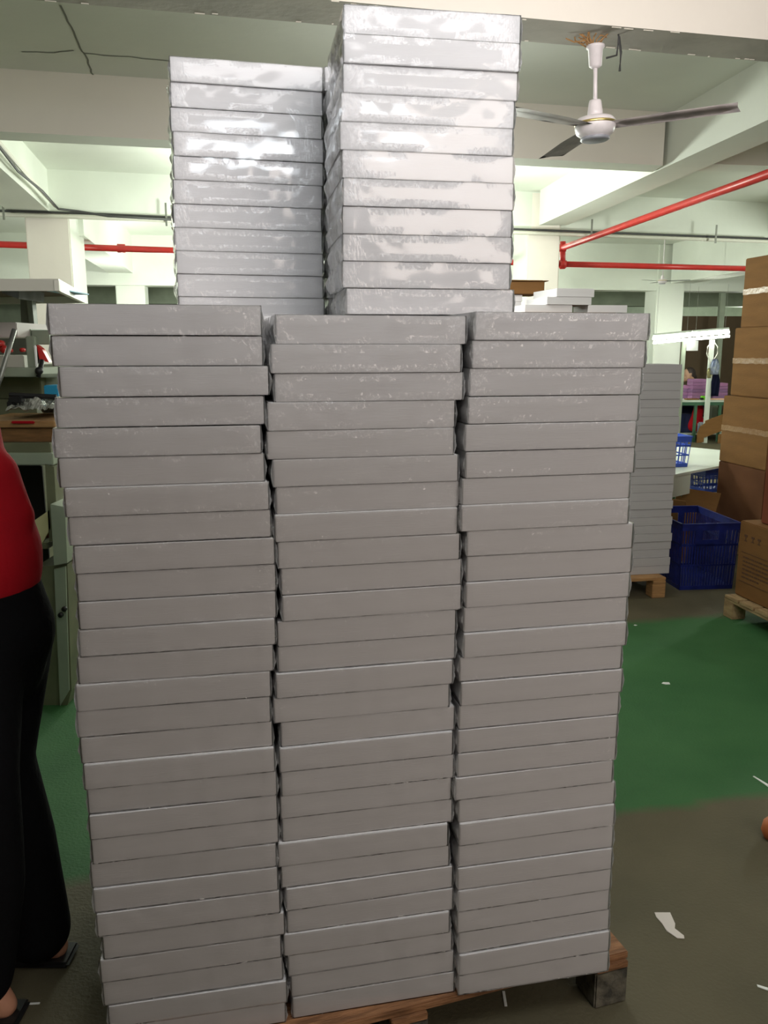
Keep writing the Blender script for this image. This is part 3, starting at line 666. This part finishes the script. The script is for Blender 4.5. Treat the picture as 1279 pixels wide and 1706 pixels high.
bm = BM(); prism(bm, [(-.24, 0, 0), (-.12, 0, .02), (-.12, 0, .36), (-.2, 0, .3), (-.24, 0, .18)], (0, .008, 0)); prism(bm, [(-.12, 0, .1), (.3, .02, .28), (.3, .02, .58), (-.12, 0, .4)], (0, .008, 0)); prism(bm, [(.12, .04, 0), (.3, .04, 0), (.3, .04, .2), (.12, .04, .16)], (0, .008, 0)); link('sheet', bm, 'kraft', root)
# lamps over the table
def lamp(px0, px1, py0, py1, Y, label):
    a = at(px0, py0, Y); b = at(px1, py1, Y); root = thing('fluorescent_lamp', label, 'lamp', a, 0, 'bright tube lamps over the far table'); d = b - a
    bm = BM(); cyl(bm, (0, 0, .09), d + Vector((0, 0, .09)), .03, n=8); link('lamp_housing', bm, 'white_top', root)
    for z, y in ((.035, -.03), (-.03, -.05)):
        bm = BM(); cyl(bm, (0, y, z), d + Vector((0, y, z)), .022, n=12); link('lamp_tube', bm, 'tube', root)
    for t in (.1, .9):
        bm = BM(); q_ = d * t; cyl(bm, q_ + Vector((0, 0, .1)), q_ + Vector((0, 0, EYE + 1.04 - a.z if t < .5 else EYE + 1.04 - a.z)), .002, n=6); link('hanging_wire', bm, 'grey_metal', root)
    return root
lamp(1086, 1150, 568, 562, 14.7, 'left bright tube lamp hanging before the far column'); lamp(1152, 1213, 562, 557, 14.8, 'right bright tube lamp hanging over the purple paper piles')
p = at(1152, 576, 14.75); bm = BM(); box(bm, (0, 0, 0), (.2, .004, .17)); tag(link('paper_sheet', bm, 'white_paper', loc=(p.x, 14.72, p.z)), 'white paper sheet hanging below the bright tube lamps', 'paper')
def post(px, y0, Y, m, label, name='post', r_=.03):
    a = at(px, y0, Y); bm = BM(); box(bm, (0, 0, a.z / 2), (r_ * 2, r_ * 2, a.z)); return tag(link(name, bm, m, loc=(a.x, Y, 0)), label, 'post')
post(1139.5, 566, 14.95, 'green_pale', 'pale green post standing left of the seated worker')
post(1084, 566, 14.6, 'white_top', 'pale lamp post left of the lit far column')
post(1186, 566, 14.9, 'white_top', 'pale post with clothes hung on it beside the right purple pile', r_=.035)
bm = BM(); a = at(1186, 570, 14.85)
for s2, ex in ((-1, -.08), (-1, -.05), (1, .09)):
    tube(bm, [(ex * .3, 0, 0), (ex, 0, -.08), (ex * 1.1, 0, -.2), (ex * .4, 0, -.32), (0, 0, -.36)], .008, 6)
tag(link('coiled_cable', bm, 'cream_pvc', loc=(a.x, 14.83, a.z)), 'cream cable looped round the pale post', 'cable')
def cloth_thing(px0, py0, px1, py1, Y, m, name, label, cat='clothing'):
    a = at(px0, py0, Y); b = at(px1, py1, Y); w_ = abs(b.x - a.x); h_ = a.z - b.z
    bm = BM(); n = 8; rows = []
    for j in range(6):
        t = j / 5; hw = w_ / 2 * (.55 + .45 * min(1, t * 2.2)); rows.append([(-hw + 2 * hw * i / n, .02 * math.sin(i * 1.9 + j), -h_ * t) for i in range(n + 1)])
    V_ = [[bm.verts.new(p) for p in r_] for r_ in rows]
    for r0, r1 in zip(V_, V_[1:]):
        for i in range(n): bm.faces.new((r0[i], r1[i], r1[i + 1], r0[i + 1]))
    bmesh.ops.solidify(bm, geom=bm.faces[:], thickness=.03)
    return tag(link(name, bm, m, None, True, loc=((a.x + b.x) / 2, Y, a.z)), label, cat)
cloth_thing(1184, 598, 1197, 624, 14.78, 'blue_cloth', 'hanging_shirt', 'white and pale blue shirt hanging on the pale post')
cloth_thing(1186, 620, 1197, 660, 14.82, 'navy', 'hanging_trousers', 'dark navy garment hanging below the pale blue shirt')
cloth_thing(1178, 613, 1184.5, 630, 14.8, 'yellow_cloth', 'hanging_towel', 'small pale yellow cloth hanging left of the blue shirt')
post(1205, 470, 16.4, 'green_pale', 'grey green post behind the hanging clothes', r_=.05)
# ------------------------------------------------------------------ the seated worker
def seated(px, py, Y):
    h = at(px, py, Y); root = thing('person', 'seated person in dark top bending over the far table, facing left', 'person', (h.x, Y, 0)); z = h.z
    bm = BM(); hd = []
    bmesh.ops.create_uvsphere(bm, u_segments=24, v_segments=16, radius=1, matrix=mtx((0, 0, z), 0, 0, R(-28)) @ Matrix.Diagonal((.105, .078, .122, 1)))
    blob_mesh(bm, [(-.05, 0, z - .07), (-.075, 0, z - .1)], [.06, .042])                # jaw, chin
    blob_mesh(bm, [(-.095, 0, z + .005), (-.128, 0, z - .035)], [.014, .017])           # nose
    for s2 in (-1, 1): blob_mesh(bm, [(.01, s2 * .076, z - .015), (.015, s2 * .08, z + .015)], [.016, .018])
    blob_mesh(bm, [(.04, 0, z - .06), (.11, 0, z - .2)], [.055, .06])                   # neck
    blob_mesh(bm, [(.12, -.17, z - .24), (.13, 0, z - .22), (.12, .17, z - .24)], [.06, .08, .06])
    blob_mesh(bm, [(.14, 0, z - .28), (.2, 0, z - .5), (.24, 0, .55)], [.13, .125, .14])
    for s2 in (-1, 1):
        blob_mesh(bm, [(.12, s2 * .18, z - .25), (-.02, s2 * .22, z - .47), (-.26, s2 * .14, .84)], [.05, .042, .03])
        blob_mesh(bm, [(-.26, s2 * .14, .84), (-.32, s2 * .13, .82)], [.034, .03])
        for k in range(4): blob_mesh(bm, [(-.33, s2 * .13 + (k - 1.5) * .02, .82), (-.37, s2 * .13 + (k - 1.5) * .023, .805), (-.39, s2 * .13 + (k - 1.5) * .023, .79)], [.011, .009, .008])
        blob_mesh(bm, [(-.29, s2 * .1, .82), (-.33, s2 * .075, .8)], [.013, .01])
        blob_mesh(bm, [(.22, s2 * .09, .52), (-.16, s2 * .11, .5), (-.14, s2 * .11, .1)], [.09, .065, .045])
        blob_mesh(bm, [(-.12, s2 * .11, .05), (-.27, s2 * .12, .035)], [.04, .032])
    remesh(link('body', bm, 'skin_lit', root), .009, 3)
    bm = BM(); bmesh.ops.create_uvsphere(bm, u_segments=24, v_segments=16, radius=1, matrix=mtx((.028, 0, z + .028), 0, 0, R(-28)) @ Matrix.Diagonal((.103, .084, .115, 1)))
    blob_mesh(bm, [(.1, 0, z - .03), (.13, 0, z - .05)], [.05, .035]); remesh(link('hair', bm, 'hair', root), .01, 2)
    bm = BM(); blob_mesh(bm, [(.12, -.17, z - .25), (.135, 0, z - .235), (.12, .17, z - .25)], [.072, .09, .072]); blob_mesh(bm, [(.14, 0, z - .28), (.2, 0, z - .5), (.24, 0, .56)], [.145, .14, .155])
    for s2 in (-1, 1): blob_mesh(bm, [(.12, s2 * .18, z - .25), (.03, s2 * .21, z - .4)], [.066, .06])
    remesh(link('top', bm, 'black_cloth', root), .015, 4)
    bm = BM()
    for s2 in (-1, 1): blob_mesh(bm, [(.22, s2 * .09, .53), (-.17, s2 * .11, .505), (-.145, s2 * .11, .12)], [.11, .08, .065])
    remesh(link('trousers', bm, 'navy', root), .015, 4)
    st = thing('stool', 'dark stool under the seated worker', 'stool', (h.x + .22, Y, 0))
    bm = BM(); lathe(bm, [(.15, .375), (.16, .385), (.16, .40), (.15, .41)]); link('seat', bm, 'black', st, True)
    for a in range(4): bm = BM(); cyl(bm, (.12 * math.cos(a * math.pi / 2 + .8), .12 * math.sin(a * math.pi / 2 + .8), .38), (.17 * math.cos(a * math.pi / 2 + .8), .17 * math.sin(a * math.pi / 2 + .8), 0), .013); link('leg', bm, 'grey_metal', st)
seated(1147, 624, 16.2)
# ------------------------------------------------------------------ left side: sealing bench
def pxb(x0, y0, x1, y1, Y, dp, m, parent=None, name='part', bev=.004, rz=0, rel=None):
    """bevelled block whose front fills the given view rectangle at distance Y"""
    a = at(x0, y0, Y); b = at(x1, y1, Y); bm = BM(); w_ = abs(at(x1, (y0 + y1) / 2, Y).x - at(x0, (y0 + y1) / 2, Y).x); h_ = a.z - b.z
    box(bm, (0, 0, 0), (w_, dp, h_), 0, bev); cx = (at(x0, (y0 + y1) / 2, Y).x + at(x1, (y0 + y1) / 2, Y).x) / 2
    p = Vector((cx, Y + dp / 2, (a.z + b.z) / 2)) - (Vector(parent.location) if parent else Vector((0, 0, 0)))
    return link(name, bm, m, parent, loc=p, rot=rz)
root = thing('sealing_bench', 'pale green sealing bench behind the person in red', 'bench', (-1.75, 3.8, 0))
pxb(-90, 755, 88, 775, 3.72, .58, 'green_pale', root, 'bench_edge'); pxb(-90, 738, 84, 756, 3.74, .56, 'green_olive', root, 'bench_top')
a = at(75, 775, 3.75)
bm = BM(); q0 = [at(75, 773, 3.72), at(90, 778, 3.72), at(97, 900, 3.72), at(82, 903, 3.72)]; prism(bm, [p - Vector(root.location) for p in q0], (0, .5, 0)); link('side_panel', bm, 'green_olive', root)
q0 = [at(84, 840, 3.66), at(108, 845, 3.66), at(112, 938, 3.66), at(90, 942, 3.66)]; bm = BM(); prism(bm, [p - Vector(root.location) for p in q0], (0, .3, 0)); link('side_box', bm, 'green_pale', root)
q0 = [at(58, 945, 3.7), at(112, 940, 3.7), at(119, 1150, 3.7), at(112, 1176, 3.7), at(58, 1182, 3.7)]; bm = BM(); prism(bm, [p - Vector(root.location) for p in q0], (0, .45, 0)); link('lower_cabinet', bm, 'green_olive', root)
q0 = [at(90, 948, 3.685), at(109, 944, 3.685), at(115, 1150, 3.685), at(100, 1176, 3.685)]; bm = BM(); prism(bm, [p - Vector(root.location) for p in q0], (0, .01, 0)); link('cabinet_panel', bm, 'green_pale', root)
for px, py in ((102, 1024), (108, 1014)):
    bm = BM(); p = at(px, py, 3.68) - Vector(root.location); cyl(bm, p, p + Vector((0, -.012, 0)), .012); link('knob', bm, 'black', root, True)
pxb(-90, 776, 78, 1000, 4.15, .02, 'black', root, 'shade_sheet')  # black sheet standing in for the shade inside the bench
pxb(-90, 905, 80, 915, 3.74, .42, 'green_olive', root, 'lower_shelf')
for px in (70, 100):
    bm = BM(); p = at(px, 1182, 3.78) - Vector(root.location); p.z = .028; cyl(bm, p + Vector((-.012, 0, 0)), p + Vector((.012, 0, 0)), .028, n=20); box(bm, p + Vector((0, 0, .035)), (.035, .05, .02)); link('caster', bm, 'black', root, True)
pxb(52, 818, 76, 842, 3.85, .2, 'kraft_red', None, 'cardboard_packet').name = 'cardboard_packet'
o = bpy.data.objects['cardboard_packet']; o.location.z = at(0, 905, 3.9).z + .06; tag(o, 'small reddish packet inside the sealing bench', 'packet')
q0 = [at(50, 872, 3.72), at(82, 850, 3.72), at(84, 880, 3.72), at(66, 912, 3.72)]; bm = BM(); p0 = q0[0].copy(); prism(bm, [p - p0 for p in q0], (0, .012, 0)); tag(link('paper_sheet', bm, 'yellow_cloth', loc=p0), 'beige paper sheet hanging off the bench shelf', 'paper')
# boards and film on the bench
o = pxb(-60, 713, 90, 737, 3.78, .46, 'board_dark', None, 'plywood_board'); tag(o, 'lower dark plywood board lying on the sealing bench', 'board', 'plywood boards on the bench')
o = pxb(-60, 701.5, 91, 712.5, 3.76, .48, 'board', None, 'plywood_board'); tag(o, 'upper lighter plywood board lying on the sealing bench', 'board', 'plywood boards on the bench')
pxb(18, 701.5, 57, 706, 3.745, .012, 'red_cloth', None, 'red_strip').name = 'red_tool'
tag(bpy.data.objects['red_tool'], 'thin red tool lying on the edge of the plywood boards', 'tool')
random.seed(12); bm = BM(); a = at(18, 700, 3.85); b = at(100, 664, 3.85); n = 26; g = []
for i in range(n + 1):
    row = []
    for j in range(n + 1):
        x = a.x + (b.x - a.x) * i / n; y = 3.80 + .42 * j / n; e = min(i + 4, n - i + 6, j + 5, n - j) / 6
        zc = a.z + .004 + min(1, e) * (b.z - a.z) * (.55 + .7 * abs(noise.noise(Vector((x * 9, y * 9, 1)))) + .25 * noise.noise(Vector((x * 40, y * 40, 5))))
        row.append(bm.verts.new((x - a.x, y - 3.85, max(.003, zc - a.z))))
    g.append(row)
for i in range(n):
    for j in range(n): bm.faces.new((g[i][j], g[i + 1][j], g[i + 1][j + 1], g[i][j + 1]))
tag(link('plastic_film_heap', bm, 'film_loose', loc=(a.x, 3.85, a.z)), 'crumpled clear plastic film heaped on the plywood boards', 'plastic film', kind='stuff')
# the shrink wrapping machine above the bench
root = thing('wrapping_machine', 'pale green wrapping machine with open hood behind the bench', 'machine', (-1.9, 4.6, 0)); RL = Vector(root.location)
def rp(*q): return [p - RL for p in q]
bm = BM(); A, B_, C_, D_ = at(-70, 458, 3.75), at(97, 459, 3.75), at(141, 487, 4.75), at(-70, 487, 4.9); 
for p in (A, B_, C_, D_): p.z = 1.955
def rim(bm, q, hgt, th):
    for p, r_ in zip(q, q[1:] + q[:1]):
        d = (r_ - p).normalized(); nn = Vector((-d.y, d.x, 0)) * th; prism(bm, [p, r_, r_ + nn, p + nn], (0, 0, -hgt))
rim(bm, rp(A, B_, C_, D_), .045, .02); prism(bm, rp(A, B_, C_, D_), (0, 0, .006)); link('hood', bm, 'cream_pvc', root)
bm = BM(); prism(bm, [p * 1 + Vector((0, 0, -.004)) for p in rp(A + Vector((0, .03, 0)), B_ + Vector((-.03, .03, 0)), C_ + Vector((-.04, -.03, 0)), D_ + Vector((0, -.03, 0)))], (0, 0, -.006)); tag(link('hood_lining', bm, 'brown_panel', root), 'dark brown underside of the hood')
bm = BM(); p1, p2 = at(64, 462, 4.0), at(104, 474, 4.0); prism(bm, rp(Vector((p1.x, 4.0, 1.935)), Vector((p2.x, 4.0, 1.935)), Vector((p2.x + .0, 4.35, 1.935)), Vector((p1.x, 4.35, 1.935))), (0, 0, -.005)); tag(link('blue_sticker', bm, 'cyan', root), 'blue patch under the hood')
bm = BM(); prism(bm, rp(at(8, 466, 4.1), at(33, 468, 4.1), at(31, 498, 4.1), at(3, 488, 4.1)), (0, .3, 0)); link('duct', bm, 'fan_grey', root)
bm = BM(); prism(bm, rp(at(33, 492, 4.5), at(45, 496, 4.5), at(50, 552, 4.5), at(36, 552, 4.5)), (0, .06, 0)); prism(bm, rp(at(44, 500, 4.45), at(53, 500, 4.45), at(58, 552, 4.45), at(50, 552, 4.45)), (0, .05, 0)); prism(bm, rp(at(33, 496, 4.5), at(44, 500, 4.5), at(60, 478, 4.5), at(48, 474, 4.5)), (0, .05, 0)); link('post', bm, 'green_pale', root)
def mp_(x0, y0, x1, y1, Y, dp, m, nm): return pxb(x0, y0, x1, y1, Y, dp, m, root, nm)
tag(mp_(-60, 537, 28, 562, 4.15, .4, 'cream_box', 'control_box'), 'cream control box')
mp_(24, 548, 52, 560, 4.3, .3, 'green_pale', 'bracket'); mp_(52, 550, 82, 574, 4.3, .3, 'green_pale', 'cover_panel')
mp_(44, 560, 58, 613, 4.25, .05, 'green_pale', 'frame_upright'); tag(mp_(57, 575, 60, 612, 4.2, .02, 'white_paper', 'tube_guard'), 'white guard strip')
mp_(-60, 592, 40, 613, 4.3, .3, 'cream_pvc', 'feed_tray'); mp_(-60, 613, 62, 628, 4.15, .45, 'green_pale', 'tray_edge'); mp_(-60, 628, 68, 664, 4.38, .45, 'green_olive', 'machine_base'); mp_(58, 623, 100, 629, 4.2, .1, 'green_pale', 'side_rail')
mp_(70, 607, 100, 664, 4.45, .3, 'green_pale', 'side_box')
bm = BM(); prism(bm, rp(at(61, 575, 4.25), at(70, 582, 4.25), at(82, 604, 4.25), at(66, 600, 4.25)), (0, .04, 0)); tag(link('red_guard', bm, 'red', root), 'red guard')
bm = BM(); prism(bm, rp(at(58, 574, 4.27), at(62, 576, 4.27), at(70, 600, 4.27), at(62, 606, 4.27)), (0, .04, 0)); link('dark_guard', bm, 'black', root)
bm = BM(); tube(bm, rp(at(24, 549, 4.0), at(12, 590, 3.95), at(2, 625, 3.9), at(-10, 660, 3.9)), .012, 10); link('lever_bar', bm, 'grey_metal', root, True)
bm = BM(); tube(bm, rp(at(70, 600, 4.15), at(66, 620, 4.12), at(64, 628, 4.12)), .012, 8); p = at(65, 618, 4.12) - RL; bmesh.ops.create_icosphere(bm, subdivisions=2, radius=.02, matrix=Matrix.Translation(p)); link('lever', bm, 'black', root, True)
for px, py in ((3, 573), (10, 582), (19, 584), (40, 583)):
    bm = BM(); p = at(px, py, 4.13) - RL; cyl(bm, p, p + Vector((0, -.03, 0)), .018 if px < 15 else .010); link('button', bm, 'red', root, True)
bm = BM(); prism(bm, rp(at(-60, 665, 4.38), at(60, 665, 4.38), Vector((at(60, 665, 4.38).x, 4.38, .002)), Vector((at(-60, 665, 4.38).x, 4.38, .002))), (0, .5, 0)); link('machine_cabinet', bm, 'green_olive', root)
p = at(84, 659, 3.95); o = pxb(73, 642, 96, 661, 4.0, .12, 'cyan', None, 'blue_box'); tag(o, 'small bright blue box beside the top left white boxes', 'box')
root2 = thing('clamp_bar', 'black clamp bar across the bench above the film heap', 'tool', at(10, 662, 3.9)); L0 = Vector(root2.location)
bm = BM(); tube(bm, [at(16, 658, 3.88) - L0, at(94, 661.5, 3.9) - L0], .012, 8); link('bar', bm, 'black', root2)
bm = BM(); box(bm, at(28, 666, 3.86) - L0, (.06, .05, .03), 0, .005); box(bm, at(20, 673, 3.86) - L0, (.03, .05, .03), 0, .005); link('clamp', bm, 'black', root2)
# ------------------------------------------------------------------ the person in red
def red_person():
    Y = 2.0
    P = lambda x, y, yy=Y: at(x, y, yy)
    pel = P(-30, 1030); base = Vector((pel.x, Y, 0))
    root = thing('person', 'person in red top and black trousers bending away at the left edge', 'person', base)
    r = lambda *q: [p - base for p in q]
    waist = P(-52, 905); chest = P(-106, 770); sh = P(-132, 642); neck = P(-172, 600); head = P(-250, 552)
    kneeR, ankR = P(-2, 1265), P(72, 1515, 2.03); ankR.z = .09
    ft = Vector((ankR.x - .02, ankR.y, 0))
    kneeL = P(-40, 1290, 1.8); ankL = P(-15, 1640, 1.82); ankL.z = .09
    bm = BM()
    hipR = pel + Vector((.01, .085, -.03)); hipL = pel + Vector((.01, -.085, -.03))
    blob_mesh(bm, r(pel, waist, chest, sh), [.115, .10, .11, .10])
    blob_mesh(bm, r(sh + Vector((0, -.17, -.01)), sh, sh + Vector((0, .17, -.01))), [.06, .09, .06])
    blob_mesh(bm, r(sh, neck, head + Vector((.04, 0, -.04))), [.06, .055, .06])
    bmesh.ops.create_uvsphere(bm, u_segments=28, v_segments=18, radius=1, matrix=mtx(head - base, 0, 0, R(-45)) @ Matrix.Diagonal((.10, .078, .125, 1)))
    hh = head - base
    blob_mesh(bm, [hh + Vector((-.07, 0, -.07)), hh + Vector((-.085, 0, -.1))], [.05, .035])
    blob_mesh(bm, [hh + Vector((-.1, 0, -.01)), hh + Vector((-.12, 0, -.045))], [.012, .015])
    for s2 in (-1, 1): blob_mesh(bm, [hh + Vector((.0, s2 * .078, -.02)), hh + Vector((.01, s2 * .082, .01))], [.014, .017])
    arms = []
    for s2 in (-1, 1):
        s_ = sh + Vector((0, s2 * .19, -.02)); e = s_ + Vector((-.12, s2 * .05, -.25)); h_ = e + Vector((-.22, -s2 * .04, -.05)); arms.append((s_, e, h_))
        blob_mesh(bm, r(s_, e, h_), [.05, .04, .027]); hnd = h_ + Vector((-.06, 0, -.01)); blob_mesh(bm, r(h_, hnd), [.03, .033])
        for k in range(4):
            o_ = Vector((0, (k - 1.5) * .019, 0)); L = (.07, .08, .075, .06)[k]
            blob_mesh(bm, r(hnd + o_, hnd + o_ * 1.1 + Vector((-L * .55, 0, -.005)), hnd + o_ * 1.15 + Vector((-L, 0, -.025))), [.0105, .0095, .008])
        blob_mesh(bm, r(h_ + Vector((-.02, -s2 * .02, 0)), hnd + Vector((-.01, -s2 * .05, -.01)), hnd + Vector((-.04, -s2 * .06, -.02))), [.013, .011, .009])
    for hip, kn, an, dx in ((hipR, kneeR, ankR, -1), (hipL, kneeL, ankL, -1)):
        blob_mesh(bm, r(hip, kn, (kn + an) / 2 + Vector((.02, 0, .06)), an), [.085, .06, .057, .037])
        heel = an + Vector((.03, 0, -.055)); toe = an + Vector((-.15, 0, -.06))
        blob_mesh(bm, r(an, heel), [.035, .03]); blob_mesh(bm, r(heel, toe + Vector((.05, 0, 0)), toe), [.03, .036, .024])
        for k in range(5): o_ = Vector((-.018 + abs(k - 1.2) * .006, (k - 2) * .017, -.004)); blob_mesh(bm, r(toe + o_ * 1, toe + o_ + Vector((-.025, 0, 0))), [.011, .010])
    remesh(link('body', bm, 'skin', root), .008, 3)
    bm = BM(); bmesh.ops.create_uvsphere(bm, u_segments=28, v_segments=18, radius=1, matrix=mtx(hh + Vector((.025, 0, .025)), 0, 0, R(-45)) @ Matrix.Diagonal((.10, .086, .12, 1))); remesh(link('hair', bm, 'hair', root), .01, 2)
    # top
    bm = BM()
    blob_mesh(bm, r(P(-42, 945), P(-41, 925), P(-52, 880), P(-102, 790), P(-112, 705), sh), [.158, .157, .150, .156, .146, .120])
    blob_mesh(bm, r(sh + Vector((0, -.17, -.01)), sh, sh + Vector((0, .17, -.01))), [.075, .105, .075])
    for s_, e, h_ in arms: blob_mesh(bm, r(s_, e, e * .2 + h_ * .8), [.072, .062, .045])
    blob_mesh(bm, r(P(14, 862), P(-30, 800)), [.062, .09])
    o = remesh(link('red_top', bm, 'red_cloth', root), .013, 5)
    # trousers
    bm = BM()
    blob_mesh(bm, r(P(-38, 965), P(-28, 1010), P(-18, 1050), P(-20, 1100)), [.140, .15, .158, .14])
    blob_mesh(bm, r(hipR + Vector((.01, 0, -.05)), kneeR, kneeR + (ankR - kneeR) * .45 + Vector((-.01, 0, 0)), ankR + Vector((-.02, 0, .0))), [.115, .088, .098, .088])
    blob_mesh(bm, r(hipL + Vector((0, 0, -.05)), kneeL, kneeL + (ankL - kneeL) * .5, ankL + Vector((-.03, 0, .03))), [.118, .095, .095, .085])
    remesh(link('trousers', bm, 'black_cloth', root), .013, 5)
    for an in (ankR, ankL):
        bm = BM(); c_ = an - base; box(bm, (c_.x - .06, c_.y, .009), (.27, .095, .018), 0, .008)
        tube(bm, [(c_.x - .1, c_.y - .047, .015), (c_.x - .1, c_.y - .035, .055), (c_.x - .1, c_.y, .075), (c_.x - .1, c_.y + .035, .055), (c_.x - .1, c_.y + .047, .015)], .009, 8); link('sandal', bm, 'black', root)
red_person()
# ------------------------------------------------------------------ scraps on the floor
def scrap(px, py, pts, m, label, name='paper_scrap', th=.002):
    x = (px - 639.5) / F; u = (853 - py) / F; t = -EYE / (u * cp - sp); c = Vector((x * t, (cp + u * sp) * t, 0))
    bm = BM(); prism(bm, [(a, b, .0005) for a, b in pts], (0, 0, th)); return tag(link(name, bm, m, loc=c), label, 'litter')
k_ = .0021
scrap(1113, 1540, [(-.025, .05), (.022, .05), (.02, .0), (.012, -.02), (.028, -.05), (.025, -.062), (.005, -.06), (-.015, -.03), (-.018, .0), (-.026, .03)], 'cream_box', 'pale foot-shaped paper scrap on the floor at lower right')
scrap(1109, 1139, [(-.022, 0), (-.01, .014), (.02, .012), (.018, -.01), (-.005, -.012)], 'white_paper', 'small white paper scrap on the green floor lane')
scrap(1270, 1307, [(-.012, .06), (-.006, .062), (.02, 0), (.03, -.01), (.012, -.02), (.006, .002)], 'white_paper', 'thin white sliver on the green lane at the right edge')
scrap(1272, 1645, [(-.015, .008), (.01, -.004), (.03, .004), (.03, -.004), (.008, -.014), (-.016, 0)], 'white_paper', 'small white sliver at the lower right edge of the floor')
scrap(46, 1674, [(-.033, -.003), (.03, .001), (.03, .006), (-.033, .002)], 'white_paper', 'thin white straw by the bare foot at lower left')
scrap(840, 1662, [(-.004, -.03), (.003, -.03), (.004, .02), (-.003, .02)], 'white_paper', 'short white sliver under the pallet edge')
scrap(1058, 1010 + 32, [(-.01, 0), (0, .01), (.012, 0), (0, -.008)], 'white_paper', 'tiny white speck beside the big stack on the olive floor')
x = at(1283, 1405, 2.6); bm = BM(); lathe(bm, [(.012, 0), (.035, .006), (.045, .03), (.04, .06), (.025, .078), (.008, .084)], n=28)
tag(link('orange_ball', bm, 'orange', None, True, loc=(x.x + .012, 2.6, 0)), 'orange rounded object on the floor at the right edge', 'ball')
